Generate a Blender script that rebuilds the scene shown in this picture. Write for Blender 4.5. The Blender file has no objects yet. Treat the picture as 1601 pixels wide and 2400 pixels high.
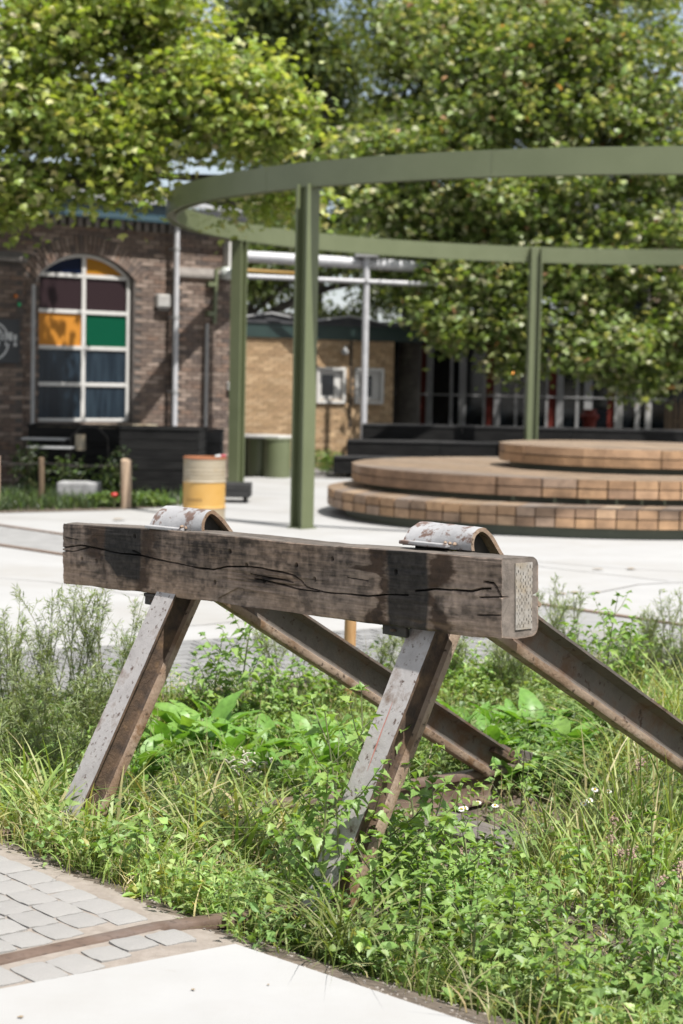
import bpy, math, random
import numpy as np
from mathutils import Matrix, Vector
from mathutils.geometry import tessellate_polygon

scene = bpy.context.scene
COL = scene.collection

# ------------------------------------------------------------------ camera
EYE = 1.65
PITCH, ROLL = 0.0732, 0.0204
cp, sp, cr, sr = math.cos(PITCH), math.sin(PITCH), math.cos(ROLL), math.sin(ROLL)
right0, down0, fwd = Vector((1, 0, 0)), Vector((0, -sp, -cp)), Vector((0, cp, -sp))
ax = right0 * cr - down0 * sr
ay = -(right0 * sr + down0 * cr)
az = -fwd
cam_data = bpy.data.cameras.new("camera")
cam = bpy.data.objects.new("camera", cam_data)
COL.objects.link(cam)
cam.matrix_world = Matrix(((ax.x, ay.x, az.x, 0), (ax.y, ay.y, az.y, 0), (ax.z, ay.z, az.z, EYE), (0, 0, 0, 1)))
cam_data.sensor_fit = 'VERTICAL'
cam_data.sensor_height = 36
cam_data.lens = 63
cam_data.clip_start = 0.1
cam_data.clip_end = 2000
cam_data.dof.use_dof = True
cam_data.dof.focus_distance = 6.35
cam_data.dof.aperture_fstop = 3.2
cam_data.dof.aperture_blades = 9
scene.camera = cam

# ------------------------------------------------------------------ sky and sun
SUN_EL = math.radians(61)
SUN_AZ = math.radians(-46)          # direction towards the sun, measured from +X
sun_dir = Vector((math.cos(SUN_EL) * math.cos(SUN_AZ), math.cos(SUN_EL) * math.sin(SUN_AZ), math.sin(SUN_EL)))
world = bpy.data.worlds.new("World")
scene.world = world
world.use_nodes = True
wt = world.node_tree
bg = wt.nodes["Background"]
sky = wt.nodes.new("ShaderNodeTexSky")
sky.sky_type = 'NISHITA'
sky.sun_disc = False
sky.sun_elevation = SUN_EL
sky.sun_rotation = math.atan2(sun_dir.x, sun_dir.y)
sky.dust_density = 1.5
tc = wt.nodes.new("ShaderNodeTexCoord")
cl = wt.nodes.new("ShaderNodeTexNoise")
cl.inputs["Scale"].default_value = 2.2
cl.inputs["Detail"].default_value = 6
cl.inputs["Roughness"].default_value = 0.55
cramp = wt.nodes.new("ShaderNodeValToRGB")
cramp.color_ramp.elements[0].position = 0.34
cramp.color_ramp.elements[1].position = 0.52
cmix = wt.nodes.new("ShaderNodeMix")
cmix.data_type = 'RGBA'
cmix.inputs[7].default_value = (6.2, 6.5, 6.9, 1)
wt.links.new(tc.outputs["Generated"], cl.inputs["Vector"])
wt.links.new(cl.outputs["Fac"], cramp.inputs["Fac"])
wt.links.new(cramp.outputs["Color"], cmix.inputs[0])
wt.links.new(sky.outputs["Color"], cmix.inputs[6])
wt.links.new(cmix.outputs[2], bg.inputs["Color"])
bg.inputs["Strength"].default_value = 0.075
sun_data = bpy.data.lights.new("sun", 'SUN')
sun_data.energy = 4.8
sun_data.angle = math.radians(0.53)
sun_data.color = (1.0, 0.965, 0.915)
sun = bpy.data.objects.new("sun", sun_data)
COL.objects.link(sun)
sun.location = (8, -8, 20)
sun.rotation_euler = (-sun_dir).to_track_quat('-Z', 'Y').to_euler()
vs = scene.view_settings
scene.display_settings.display_device = 'sRGB'
vs.view_transform = 'Standard'
vs.look = 'None'
vs.exposure = 0.98
vs.gamma = 1
vs.use_curve_mapping = False
scene.cycles.max_bounces = 8
scene.cycles.transparent_max_bounces = 6
scene.cycles.use_denoising = True

# ------------------------------------------------------------------ helpers
rng = np.random.default_rng(7)
random.seed(7)


def lattice(seed):
    return np.random.default_rng(seed).random((64, 64, 16))


_L = {}


def vnoise(x, y, z=0.0, seed=0):
    """smooth value noise in [0,1] on numpy arrays"""
    if seed not in _L:
        _L[seed] = lattice(seed)
    A = _L[seed]
    x, y, z = np.broadcast_arrays(np.asarray(x, float), np.asarray(y, float), np.asarray(z, float))
    xi, yi, zi = np.floor(x).astype(int), np.floor(y).astype(int), np.floor(z).astype(int)
    fx, fy, fz = x - xi, y - yi, z - zi
    fx, fy, fz = fx * fx * (3 - 2 * fx), fy * fy * (3 - 2 * fy), fz * fz * (3 - 2 * fz)
    r = 0
    for a in (0, 1):
        for b in (0, 1):
            for c in (0, 1):
                w = (fx if a else 1 - fx) * (fy if b else 1 - fy) * (fz if c else 1 - fz)
                r = r + w * A[(xi + a) % 64, (yi + b) % 64, (zi + c) % 16]
    return r


def fbm(x, y, z=0.0, seed=0, octv=4):
    r, amp, tot = 0, 1.0, 0
    x, y, z = np.asarray(x, float), np.asarray(y, float), np.asarray(z, float)
    for i in range(octv):
        r = r + amp * vnoise(x * 2 ** i, y * 2 ** i, z * 2 ** i, seed + i)
        tot += amp
        amp *= 0.5
    return r / tot


ORG = {}          # world matrix of every thing, so parts may be given in world coordinates


def tag(o, label=None, cat=None, group=None, kind=None):
    if label: o["label"] = label
    if cat: o["category"] = cat
    if group: o["group"] = group
    if kind: o["kind"] = kind
    return o


def thing(name, label, cat, loc=(0, 0, 0), rotz=0.0, group=None, kind=None):
    o = bpy.data.objects.new(name, None)
    COL.objects.link(o)
    o.empty_display_size = 0.1
    o.location = loc
    o.rotation_euler = (0, 0, rotz)
    ORG[o.name] = Matrix.Translation(loc) @ Matrix.Rotation(rotz, 4, 'Z')
    tag(o, label, cat, group, kind)
    return o


def np_mesh(name, V, F, mats=(), col=None, midx=None, smooth=False):
    """V (n,3); F one array (m,k) or a list of such arrays"""
    if not isinstance(F, (list, tuple)):
        F = [F]
    F = [np.asarray(f, dtype=np.int32) for f in F if len(f)]
    me = bpy.data.meshes.new(name)
    V = np.ascontiguousarray(V, dtype=np.float32)
    me.vertices.add(len(V))
    me.vertices.foreach_set("co", V.ravel())
    li = np.concatenate([f.ravel() for f in F])
    sizes = np.concatenate([np.full(len(f), f.shape[1], np.int32) for f in F])
    st = np.concatenate([[0], np.cumsum(sizes)[:-1]]).astype(np.int32)
    me.loops.add(len(li))
    me.loops.foreach_set("vertex_index", li)
    me.polygons.add(len(sizes))
    me.polygons.foreach_set("loop_start", st)
    me.polygons.foreach_set("loop_total", sizes)
    for m in mats:
        me.materials.append(m)
    if midx is not None:
        me.polygons.foreach_set("material_index", np.asarray(midx, np.int32))
    me.polygons.foreach_set("use_smooth", np.full(len(sizes), smooth, bool))
    if col is not None:
        a = me.color_attributes.new("Col", 'FLOAT_COLOR', 'POINT')
        c = np.ones((len(V), 4), np.float32)
        c[:, :3] = col
        a.data.foreach_set("color", c.ravel())
    me.update()
    me.validate()
    return me


def link(name, me, parent=None, M=None):
    o = bpy.data.objects.new(name, me)
    COL.objects.link(o)
    if parent is not None:
        o.parent = parent
        ORG[o.name] = ORG.get(parent.name, Matrix())
    if M is not None:
        o.matrix_local = M
    return o


def to_local(V, parent):
    """world coordinates -> the parent's coordinates"""
    if parent is None or parent.name not in ORG:
        return V
    Mi = np.array(ORG[parent.name].inverted())
    return np.asarray(V) @ Mi[:3, :3].T + Mi[:3, 3]


class MB:
    def __init__(self):
        self.v, self.f, self.m, self.c = [], [], [], []
        self.cur = (1, 1, 1)

    def add(self, vs, fs, m=0):
        n = len(self.v)
        self.v += [tuple(p) for p in vs]
        self.c += [self.cur] * len(vs)
        for f in fs:
            self.f.append([i + n for i in f])
            self.m.append(m)
        return self

    def box(self, x0, x1, y0, y1, z0, z1, m=0, M=None):
        vs = [Vector(p) for p in ((x0, y0, z0), (x1, y0, z0), (x1, y1, z0), (x0, y1, z0), (x0, y0, z1), (x1, y0, z1), (x1, y1, z1), (x0, y1, z1))]
        if M is not None:
            vs = [M @ p for p in vs]
        return self.add(vs, [(0, 3, 2, 1), (4, 5, 6, 7), (0, 1, 5, 4), (1, 2, 6, 5), (2, 3, 7, 6), (3, 0, 4, 7)], m)

    def bar(self, p, q, w, h, m=0, up=(0, 0, 1)):
        p, q = Vector(p), Vector(q)
        d = (q - p)
        L = d.length
        d.normalize()
        s = d.cross(Vector(up))
        if s.length < 1e-6: s = d.cross(Vector((0, 1, 0)))
        s.normalize()
        u = s.cross(d)
        M = Matrix(((d.x, s.x, u.x, p.x), (d.y, s.y, u.y, p.y), (d.z, s.z, u.z, p.z), (0, 0, 0, 1)))
        return self.box(0, L, -w / 2, w / 2, -h / 2, h / 2, m, M)

    def tube(self, path, r, seg=8, m=0, cap=True):
        path = [Vector(p) for p in path]
        rs = r if isinstance(r, (list, tuple)) else [r] * len(path)
        rings = []
        prev = None
        for i, p in enumerate(path):
            d = (path[min(i + 1, len(path) - 1)] - path[max(i - 1, 0)]).normalized()
            a = Vector((0, 0, 1)) if abs(d.z) < 0.9 else Vector((1, 0, 0))
            if prev is not None: a = prev
            s = (a - d * a.dot(d)).normalized()
            prev = s
            t = d.cross(s)
            rings.append([p + (s * math.cos(k * 2 * math.pi / seg) + t * math.sin(k * 2 * math.pi / seg)) * rs[i] for k in range(seg)])
        vs = [v for rg in rings for v in rg]
        fs = [(i * seg + k, i * seg + (k + 1) % seg, (i + 1) * seg + (k + 1) % seg, (i + 1) * seg + k) for i in range(len(path) - 1) for k in range(seg)]
        if cap:
            fs += [tuple(range(seg))[::-1], tuple((len(path) - 1) * seg + k for k in range(seg))]
        return self.add(vs, fs, m)

    def lathe(self, prof, seg=32, m=0, c=(0, 0, 0), mfun=None):
        vs = [(c[0] + r * math.cos(k * 2 * math.pi / seg), c[1] + r * math.sin(k * 2 * math.pi / seg), c[2] + z) for r, z in prof for k in range(seg)]
        n = len(self.v)
        self.v += vs
        self.c += [self.cur] * len(vs)
        for i in range(len(prof) - 1):
            for k in range(seg):
                self.f.append([n + i * seg + k, n + i * seg + (k + 1) % seg, n + (i + 1) * seg + (k + 1) % seg, n + (i + 1) * seg + k])
                self.m.append(mfun(i) if mfun else m)
        for i, rev in ((0, True), (len(prof) - 1, False)):
            if prof[i][0] > 1e-4:
                ring = [n + i * seg + k for k in range(seg)]
                self.f.append(ring[::-1] if rev else ring)
                self.m.append(mfun(min(i, len(prof) - 2)) if mfun else m)
        return self

    def prism(self, poly, z0, z1, m=0, mtop=None):
        """2D polygon (counter-clockwise) extruded from z0 to z1"""
        n = len(poly)
        vs = [(p[0], p[1], z0) for p in poly] + [(p[0], p[1], z1) for p in poly]
        if mtop is not None:
            self.add(vs, [tuple(range(n, 2 * n))], mtop)
            return self.add(vs, [tuple(range(n))[::-1]] + [(i, (i + 1) % n, n + (i + 1) % n, n + i) for i in range(n)], m)
        return self.add(vs, [tuple(range(n))[::-1], tuple(range(n, 2 * n))] + [(i, (i + 1) % n, n + (i + 1) % n, n + i) for i in range(n)], m)

    def mesh(self, name, mats, smooth=None, V=None, col=False):
        me = bpy.data.meshes.new(name)
        me.from_pydata(V if V is not None else self.v, [], self.f)
        for m in (mats if isinstance(mats, (list, tuple)) else [mats]):
            me.materials.append(m)
        me.polygons.foreach_set("material_index", self.m)
        if col:
            a = me.color_attributes.new("Col", 'FLOAT_COLOR', 'POINT')
            c = np.ones((len(self.v), 4), np.float32)
            c[:, :3] = np.array(self.c)
            a.data.foreach_set("color", c.ravel())
        if smooth:
            me.shade_smooth()
            me.set_sharp_from_angle(angle=math.radians(smooth))
        me.update()
        return me

    def build(self, name, mats, parent=None, world=False, smooth=None, bevel=0, col=False, kind=None):
        V = None
        if world and parent is not None:
            V = [tuple(p) for p in to_local(np.array(self.v), parent)]
        o = link(name, self.mesh(name, mats, smooth, V, col), parent)
        if bevel:
            b = o.modifiers.new("edge", 'BEVEL')
            b.width = bevel
            b.segments = 2
            b.limit_method = 'ANGLE'
        if kind: o["kind"] = kind
        return o


# ------------------------------------------------------------------ materials
def _nodes(name):
    m = bpy.data.materials.new(name)
    m.use_nodes = True
    nt = m.node_tree
    b = nt.nodes["Principled BSDF"]
    return m, nt, b


TONE = 0.65         # every painted, wooden and mineral surface, set against the exposure


def mat(name, c1, c2=None, rough=0.6, scale=6, detail=5, bump=0.0, bscale=60, spec=0.5, metal=0.0, stretch=None, lo=0.35, hi=0.65, c3=None, s3=2.0, t3=(0.55, 0.7), col=False, space="Object", c4=None, s4=40, t4=(0.6, 0.66)):
    c1, c2, c3, c4 = [tuple(v * TONE for v in c) if c else None for c in (c1, c2, c3, c4)]
    """two-tone noise material; c3 is a third colour laid over in patches; col multiplies by the Col attribute"""
    m, nt, b = _nodes(name)
    N, Lk = nt.nodes.new, nt.links.new
    tcn = N("ShaderNodeTexCoord")
    vec = tcn.outputs[space]
    if stretch:
        mp = N("ShaderNodeMapping")
        mp.inputs["Scale"].default_value = stretch
        Lk(vec, mp.inputs["Vector"])
        vec = mp.outputs["Vector"]
    nz = N("ShaderNodeTexNoise")
    nz.inputs["Scale"].default_value = scale
    nz.inputs["Detail"].default_value = detail
    nz.inputs["Roughness"].default_value = 0.6
    Lk(vec, nz.inputs["Vector"])
    rp = N("ShaderNodeValToRGB")
    rp.color_ramp.elements[0].position = lo
    rp.color_ramp.elements[1].position = hi
    rp.color_ramp.elements[0].color = (*c1, 1)
    rp.color_ramp.elements[1].color = (*(c2 or c1), 1)
    Lk(nz.outputs["Fac"], rp.inputs["Fac"])
    out = rp.outputs["Color"]
    for c3, s3, t3 in ((c3, s3, t3), (c4, s4, t4)):
        if not c3: continue
        n3 = N("ShaderNodeTexNoise")
        n3.inputs["Scale"].default_value = s3
        n3.inputs["Detail"].default_value = 6
        n3.inputs["Roughness"].default_value = 0.65
        Lk(vec, n3.inputs["Vector"])
        r3 = N("ShaderNodeValToRGB")
        r3.color_ramp.elements[0].position, r3.color_ramp.elements[1].position = t3
        Lk(n3.outputs["Fac"], r3.inputs["Fac"])
        mx = N("ShaderNodeMix")
        mx.data_type = 'RGBA'
        Lk(r3.outputs["Color"], mx.inputs[0])
        Lk(out, mx.inputs[6])
        mx.inputs[7].default_value = (*c3, 1)
        out = mx.outputs[2]
    if col:
        at = N("ShaderNodeVertexColor")
        at.layer_name = "Col"
        mm = N("ShaderNodeMix")
        mm.data_type = 'RGBA'
        mm.blend_type = 'MULTIPLY'
        mm.inputs[0].default_value = 1
        Lk(at.outputs["Color"], mm.inputs[6])
        Lk(out, mm.inputs[7])
        out = mm.outputs[2]
    Lk(out, b.inputs["Base Color"])
    b.inputs["Roughness"].default_value = rough
    b.inputs["Metallic"].default_value = metal
    b.inputs["Specular IOR Level"].default_value = spec
    if bump:
        bn = N("ShaderNodeTexNoise")
        bn.inputs["Scale"].default_value = bscale
        bn.inputs["Detail"].default_value = 6
        bn.inputs["Roughness"].default_value = 0.65
        Lk(vec, bn.inputs["Vector"])
        bp = N("ShaderNodeBump")
        bp.inputs["Strength"].default_value = bump
        bp.inputs["Distance"].default_value = 0.01
        Lk(bn.outputs["Fac"], bp.inputs["Height"])
        Lk(bp.outputs["Normal"], b.inputs["Normal"])
    return m


def leaf_mat(name, c1=None, c2=None, c3=None, trans=0.38, rough=0.5, tcol=(1.22, 1.28, 0.42), spec=0.35):
    """leaf: gloss over diffuse plus light let through. With colours: picked per object; without: the Col attribute"""
    m, nt, b = _nodes(name)
    N, Lk = nt.nodes.new, nt.links.new
    if c1:
        oi = N("ShaderNodeObjectInfo")
        rp = N("ShaderNodeValToRGB")
        rp.color_ramp.elements[0].color = (*c1, 1)
        rp.color_ramp.elements[1].color = (*c3, 1)
        e = rp.color_ramp.elements.new(0.55)
        e.color = (*c2, 1)
        Lk(oi.outputs["Random"], rp.inputs["Fac"])
        out = rp.outputs["Color"]
    else:
        at = N("ShaderNodeVertexColor")
        at.layer_name = "Col"
        out = at.outputs["Color"]
    nz = N("ShaderNodeTexNoise")
    nz.inputs["Scale"].default_value = 9
    nz.inputs["Detail"].default_value = 3
    tcn = N("ShaderNodeTexCoord")
    Lk(tcn.outputs["Object"], nz.inputs["Vector"])
    rm = N("ShaderNodeMapRange")
    rm.inputs[1].default_value, rm.inputs[2].default_value = 0.3, 0.7
    rm.inputs[3].default_value, rm.inputs[4].default_value = 0.8, 1.15
    Lk(nz.outputs["Fac"], rm.inputs[0])
    mm = N("ShaderNodeMix")
    mm.data_type = 'RGBA'
    mm.blend_type = 'MULTIPLY'
    mm.inputs[0].default_value = 1
    Lk(out, mm.inputs[6])
    Lk(rm.outputs[0], mm.inputs[7])
    out = mm.outputs[2]
    Lk(out, b.inputs["Base Color"])
    b.inputs["Roughness"].default_value = rough
    b.inputs["Specular IOR Level"].default_value = spec
    tm = N("ShaderNodeMix")
    tm.data_type = 'RGBA'
    tm.blend_type = 'MULTIPLY'
    tm.inputs[0].default_value = 1
    Lk(out, tm.inputs[6])
    tm.inputs[7].default_value = (*tcol, 1)
    tr = N("ShaderNodeBsdfTranslucent")
    Lk(tm.outputs[2], tr.inputs["Color"])
    mx = N("ShaderNodeMixShader")
    mx.inputs[0].default_value = trans
    Lk(b.outputs[0], mx.inputs[1])
    Lk(tr.outputs[0], mx.inputs[2])
    Lk(mx.outputs[0], nt.nodes["Material Output"].inputs["Surface"])
    return m


def flat(name, c, rough=0.5, spec=0.5, metal=0.0):
    c = tuple(v * TONE for v in c)
    m, nt, b = _nodes(name)
    b.inputs["Base Color"].default_value = (*c, 1)
    b.inputs["Roughness"].default_value = rough
    b.inputs["Specular IOR Level"].default_value = spec
    b.inputs["Metallic"].default_value = metal
    return m


MT = dict(
    concrete=mat("pale_concrete", (0.405, 0.401, 0.395), (0.440, 0.437, 0.432), 0.85, 1.3, bump=0.12, bscale=90, c3=(0.365, 0.352, 0.33), s3=0.55, t3=(0.46, 0.72), c4=(0.36, 0.345, 0.32), s4=5, t4=(0.66, 0.8), space="Object"),
    asphalt=mat("ground_asphalt", (0.16, 0.155, 0.15), (0.22, 0.21, 0.2), 0.9, 3, bump=0.2, bscale=150),
    setts=mat("grey_setts", (0.75, 0.75, 0.75), (1, 1, 1), 0.85, 9, bump=0.2, bscale=120, col=True),
    granite=mat("granite", (0.42, 0.425, 0.435), (1.04, 1.045, 1.06), 0.8, 70, detail=8, bump=0.35, bscale=90, col=True, c3=(0.82, 0.80, 0.76), s3=14, t3=(0.5, 0.75)),
    sand=mat("joint_sand", (0.30, 0.255, 0.215), (0.38, 0.33, 0.285), 0.95, 22, bump=0.6, bscale=160, c3=(0.40, 0.365, 0.33), s3=60, t3=(0.6, 0.7)),
    soil=mat("dry_soil", (0.075, 0.055, 0.04), (0.21, 0.165, 0.125), 0.95, 14, bump=0.9, bscale=70, c3=(0.30, 0.26, 0.21), s3=45, t3=(0.6, 0.72)),
    joint=mat("joint_line", (0.24, 0.225, 0.21), (0.32, 0.30, 0.28), 0.9, 4),
    rust_line=mat("rusty_rail_head", (0.16, 0.10, 0.065), (0.25, 0.17, 0.12), 0.6, 12, bump=0.2, bscale=80, c3=(0.11, 0.07, 0.05), s3=5),
    rail_track=mat("brown_rail", (0.115, 0.072, 0.05), (0.165, 0.11, 0.082), 0.6, 9, bump=0.3, bscale=60, c3=(0.19, 0.155, 0.14), s3=4, t3=(0.5, 0.75), c4=(0.07, 0.045, 0.035), s4=30, t4=(0.58, 0.68)),
    paint=mat("worn_grey_paint", (0.37, 0.345, 0.335), (0.50, 0.475, 0.465), 0.6, 9, bump=0.2, bscale=60, c3=(0.20, 0.14, 0.105), s3=9, t3=(0.54, 0.70), c4=(0.10, 0.06, 0.045), s4=42, t4=(0.58, 0.66)),
    paint2=mat("chipped_grey_paint", (0.36, 0.355, 0.36), (0.46, 0.455, 0.46), 0.5, 10, bump=0.25, bscale=50, c3=(0.17, 0.105, 0.08), s3=13, t3=(0.54, 0.60), c4=(0.15, 0.10, 0.08), s4=45, t4=(0.64, 0.72)),
    rust=mat("rust", (0.045, 0.028, 0.019), (0.125, 0.075, 0.044), 0.8, 16, bump=0.5, bscale=70, c3=(0.20, 0.12, 0.06), s3=9, t3=(0.55, 0.7)),
    rust2=mat("grey_rust", (0.10, 0.084, 0.070), (0.185, 0.163, 0.142), 0.7, 5, bump=0.35, bscale=70, c3=(0.12, 0.066, 0.036), s3=5, t3=(0.48, 0.62), c4=(0.05, 0.022, 0.012), s4=26, t4=(0.6, 0.66)),
    rust3=mat("light_rust", (0.24, 0.155, 0.098), (0.42, 0.32, 0.24), 0.6, 6, bump=0.45, bscale=70, c3=(0.21, 0.115, 0.055), s3=9, t3=(0.52, 0.66), c4=(0.06, 0.034, 0.02), s4=34, t4=(0.57, 0.66)),
    dark_steel=mat("dark_steel", (0.02, 0.017, 0.015), (0.045, 0.037, 0.03), 0.7, 20, bump=0.3, bscale=60),
    plate=mat("nail_plate_zinc", (0.36, 0.325, 0.28), (0.47, 0.44, 0.40), 0.5, 30, bump=0.15, bscale=120, c3=(0.40, 0.33, 0.24), s3=14, t3=(0.5, 0.7), metal=0.25),
    sleeper=mat("sleeper_wood", (0.10, 0.085, 0.075), (0.22, 0.195, 0.175), 0.85, 5, bump=0.6, bscale=14, stretch=(1.2, 14, 14), space="Object"),
    green=mat("olive_green_paint", (0.150, 0.175, 0.088), (0.170, 0.195, 0.102), 0.42, 2.0, bump=0.03, bscale=30),
    green_dark=mat("dark_green_paint", (0.075, 0.088, 0.055), (0.095, 0.108, 0.068), 0.5, 3, c3=(0.15, 0.16, 0.11), s3=5, t3=(0.62, 0.75)),
    deck=mat("deck_wood", (0.86, 0.76, 0.67), (1.46, 1.31, 1.16), 0.75, 4, bump=0.25, bscale=20, stretch=(1, 1, 1), col=True, c3=(0.58, 0.50, 0.43), s3=3.5, t3=(0.55, 0.8)),
    deck_top=mat("weathered_deck_top", (0.50, 0.52, 0.54), (0.80, 0.82, 0.84), 0.8, 4, bump=0.3, bscale=20, col=True, c3=(0.42, 0.43, 0.44), s3=3, t3=(0.5, 0.8)),
    black_wood=mat("black_stained_wood", (0.008, 0.008, 0.0082), (0.022, 0.0215, 0.021), 0.85, 3, spec=0.15, bump=0.3, bscale=20, stretch=(1, 8, 8)),
    grey_wood=mat("dark_grey_planks", (0.032, 0.032, 0.033), (0.055, 0.054, 0.054), 0.85, 4, spec=0.15, bump=0.2, bscale=20),
    mortar=mat("dark_mortar", (0.085, 0.072, 0.064), (0.13, 0.112, 0.10), 0.95, 8, bump=0.3, bscale=60),
    mortar2=mat("yellow_mortar", (0.28, 0.21, 0.14), (0.34, 0.26, 0.18), 0.95, 8),
    brick=mat("brick_faces", (0.72, 0.70, 0.69), (1.15, 1.12, 1.1), 0.9, 9, bump=0.4, bscale=70, col=True),
    stone=mat("stone_caps", (0.19, 0.17, 0.155), (0.27, 0.245, 0.22), 0.9, 6, bump=0.3, bscale=40),
    teal=mat("teal_fascia", (0.022, 0.06, 0.08), (0.03, 0.075, 0.10), 0.5, 2),
    teal2=mat("green_fascia", (0.014, 0.036, 0.032), (0.022, 0.050, 0.044), 0.5, 2),
    roof=mat("grey_roof_sheet", (0.30, 0.30, 0.31), (0.38, 0.38, 0.39), 0.6, 5),
    roof_dark=mat("dark_roof_felt", (0.04, 0.042, 0.048), (0.07, 0.07, 0.075), 0.8, 5),
    white=mat("white_paint", (0.62, 0.60, 0.57), (0.70, 0.69, 0.66), 0.5, 5),
    greywhite=mat("grey_white_paint", (0.36, 0.36, 0.36), (0.46, 0.46, 0.46), 0.55, 5),
    pipe=mat("pale_pipe", (0.50, 0.50, 0.52), (0.62, 0.62, 0.64), 0.5, 5),
    pipe_y=flat("yellow_pipe", (0.55, 0.32, 0.06)),
    glass=flat("dark_glass", (0.008, 0.011, 0.014), 0.08, 0.6),
    glass_b=mat("blue_glass", (0.008, 0.017, 0.028), (0.03, 0.05, 0.07), 0.18, 2, spec=0.3, stretch=(6, 1, 0.6), lo=0.4, hi=0.7),
    p_navy=flat("navy_pane", (0.004, 0.010, 0.035), 0.3, 0.1),
    p_amber=flat("amber_pane", (0.42, 0.19, 0.015), 0.35, 0.12),
    p_plum=flat("plum_pane", (0.036, 0.022, 0.025), 0.3, 0.1),
    p_orange=flat("orange_pane", (0.62, 0.26, 0.04), 0.4, 0.12),
    p_green=flat("green_pane", (0.002, 0.085, 0.042), 0.35, 0.1),
    red=flat("red_paint", (0.19, 0.034, 0.024), 0.6, 0.2),
    cream=mat("faded_cream_paint", (0.39, 0.325, 0.225), (0.46, 0.395, 0.29), 0.5, 5, c3=(0.42, 0.30, 0.16), s3=4, t3=(0.55, 0.75)),
    yellow=mat("faded_yellow_paint", (0.64, 0.36, 0.085), (0.68, 0.41, 0.12), 0.5, 4),
    rim_rust=mat("orange_rust_rim", (0.34, 0.12, 0.05), (0.40, 0.16, 0.07), 0.8, 14),
    sign=flat("sign_black", (0.028, 0.032, 0.038), 0.5),
    sign_w=flat("sign_white", (0.62, 0.63, 0.63), 0.5),
    ink=flat("faded_print", (0.30, 0.18, 0.07), 0.6),
    post_wood=mat("pale_post_wood", (0.42, 0.29, 0.19), (0.56, 0.42, 0.30), 0.8, 8, stretch=(6, 6, 1), bump=0.3, bscale=20),
    stake_wood=mat("orange_stake_wood", (0.46, 0.25, 0.10), (0.56, 0.33, 0.15), 0.8, 8, stretch=(6, 6, 1)),
    bark=mat("plane_bark", (0.05, 0.043, 0.034), (0.115, 0.10, 0.08), 0.9, 4, bump=0.6, bscale=12, c3=(0.17, 0.155, 0.12), s3=2.2, t3=(0.55, 0.66)),
    twig=mat("twig_bark", (0.085, 0.07, 0.05), (0.14, 0.12, 0.09), 0.9, 6),
    block=mat("grey_stone_block", (0.26, 0.26, 0.26), (0.40, 0.40, 0.40), 0.9, 9, bump=0.4, bscale=50),
    tree_leaf=leaf_mat("tree_leaf", trans=0.42, rough=0.42, spec=0.45, tcol=(1.35, 1.35, 0.45)),
    weed_leaf=leaf_mat("weed_leaf", trans=0.40, rough=0.46, spec=0.4),
    goose=leaf_mat("goosefoot_leaf", (0.145, 0.25, 0.065), (0.19, 0.30, 0.08), (0.26, 0.36, 0.10), trans=0.40, rough=0.42),
    comfrey=leaf_mat("comfrey_leaf", (0.115, 0.245, 0.05), (0.155, 0.295, 0.06), (0.215, 0.34, 0.08), trans=0.38, rough=0.40),
    stem=mat("plant_stem", (0.13, 0.17, 0.06), (0.20, 0.20, 0.09), 0.6, 10),
    dry_stem=mat("dry_stem", (0.24, 0.20, 0.09), (0.30, 0.26, 0.13), 0.7, 10),
    seed=mat("brown_seed_head", (0.34, 0.225, 0.17), (0.47, 0.35, 0.27), 0.85, 60),
    petal=flat("white_petal", (0.75, 0.74, 0.70), 0.6),
    disc=flat("yellow_disc", (0.60, 0.36, 0.02), 0.7),
    plume=mat("cream_plume", (0.50, 0.48, 0.36), (0.62, 0.60, 0.48), 0.8, 20),
    litter=flat("brown_litter", (0.30, 0.22, 0.13), 0.8),
    reed=mat("reed_brown", (0.10, 0.065, 0.035), (0.19, 0.13, 0.075), 0.8, 12, stretch=(10, 10, 1)),
    tan=mat("tan_wall", (0.46, 0.33, 0.22), (0.54, 0.40, 0.28), 0.9, 3),
    globe=flat("lamp_globe", (0.55, 0.58, 0.55), 0.2),
)

# ------------------------------------------------------------------ ground
TD = Vector((0.7604, 0.6494, 0))        # along the old track
ND = Vector((-0.6494, 0.7604, 0))       # across the old track
def tn(s, n, z=0.0):
    p = TD * s + ND * n
    return Vector((p.x, p.y, z))

HOLE = [(-0.285, 5.138), (2.995, 2.048), (5, 4), (4.6, 10.4), (2.15, 10.8), (1.21, 10.68), (0.3, 10.16), (-0.87, 9.44), (-1.72, 8.83), (-3.2, 7.95), (-4.2, 5.5), (-3.97, 2.555)]


def sheet(name, outer, hole, z, m, skirt=0.0, parent=None, kind="structure"):
    polys = [[Vector((x, y, 0)) for x, y in outer]]
    if hole: polys.append([Vector((x, y, 0)) for x, y in hole])
    tris = tessellate_polygon(polys)
    pts = [p for pl in polys for p in pl]
    mb = MB()
    fs = []
    for t in tris:
        a, b, c = (pts[i] for i in t)
        fs.append(t if (b - a).cross(c - a).z > 0 else (t[0], t[2], t[1]))
    mb.add([(p.x, p.y, z) for p in pts], fs)
    if skirt:
        for pl in polys:
            k = len(pl)
            vsn = [(p.x, p.y, z) for p in pl] + [(p.x, p.y, z - skirt) for p in pl]
            mb.add(vsn, [(i, (i + 1) % k, k + (i + 1) % k, k + i) for i in range(k)])
    o = mb.build(name, m, parent)
    if kind: o["kind"] = kind
    return o


sheet("ground", [(-600, -300), (600, -300), (600, 900), (-600, 900)], HOLE, -0.03, MT["asphalt"])
sheet("plaza_paving", [(-14, -4), (16, -4), (16, 41), (-0.0, 29.9), (-1.25, 30.4), (-7, 24.5), (-14, 18.5)], HOLE, 0.0, MT["concrete"], skirt=0.3)

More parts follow.
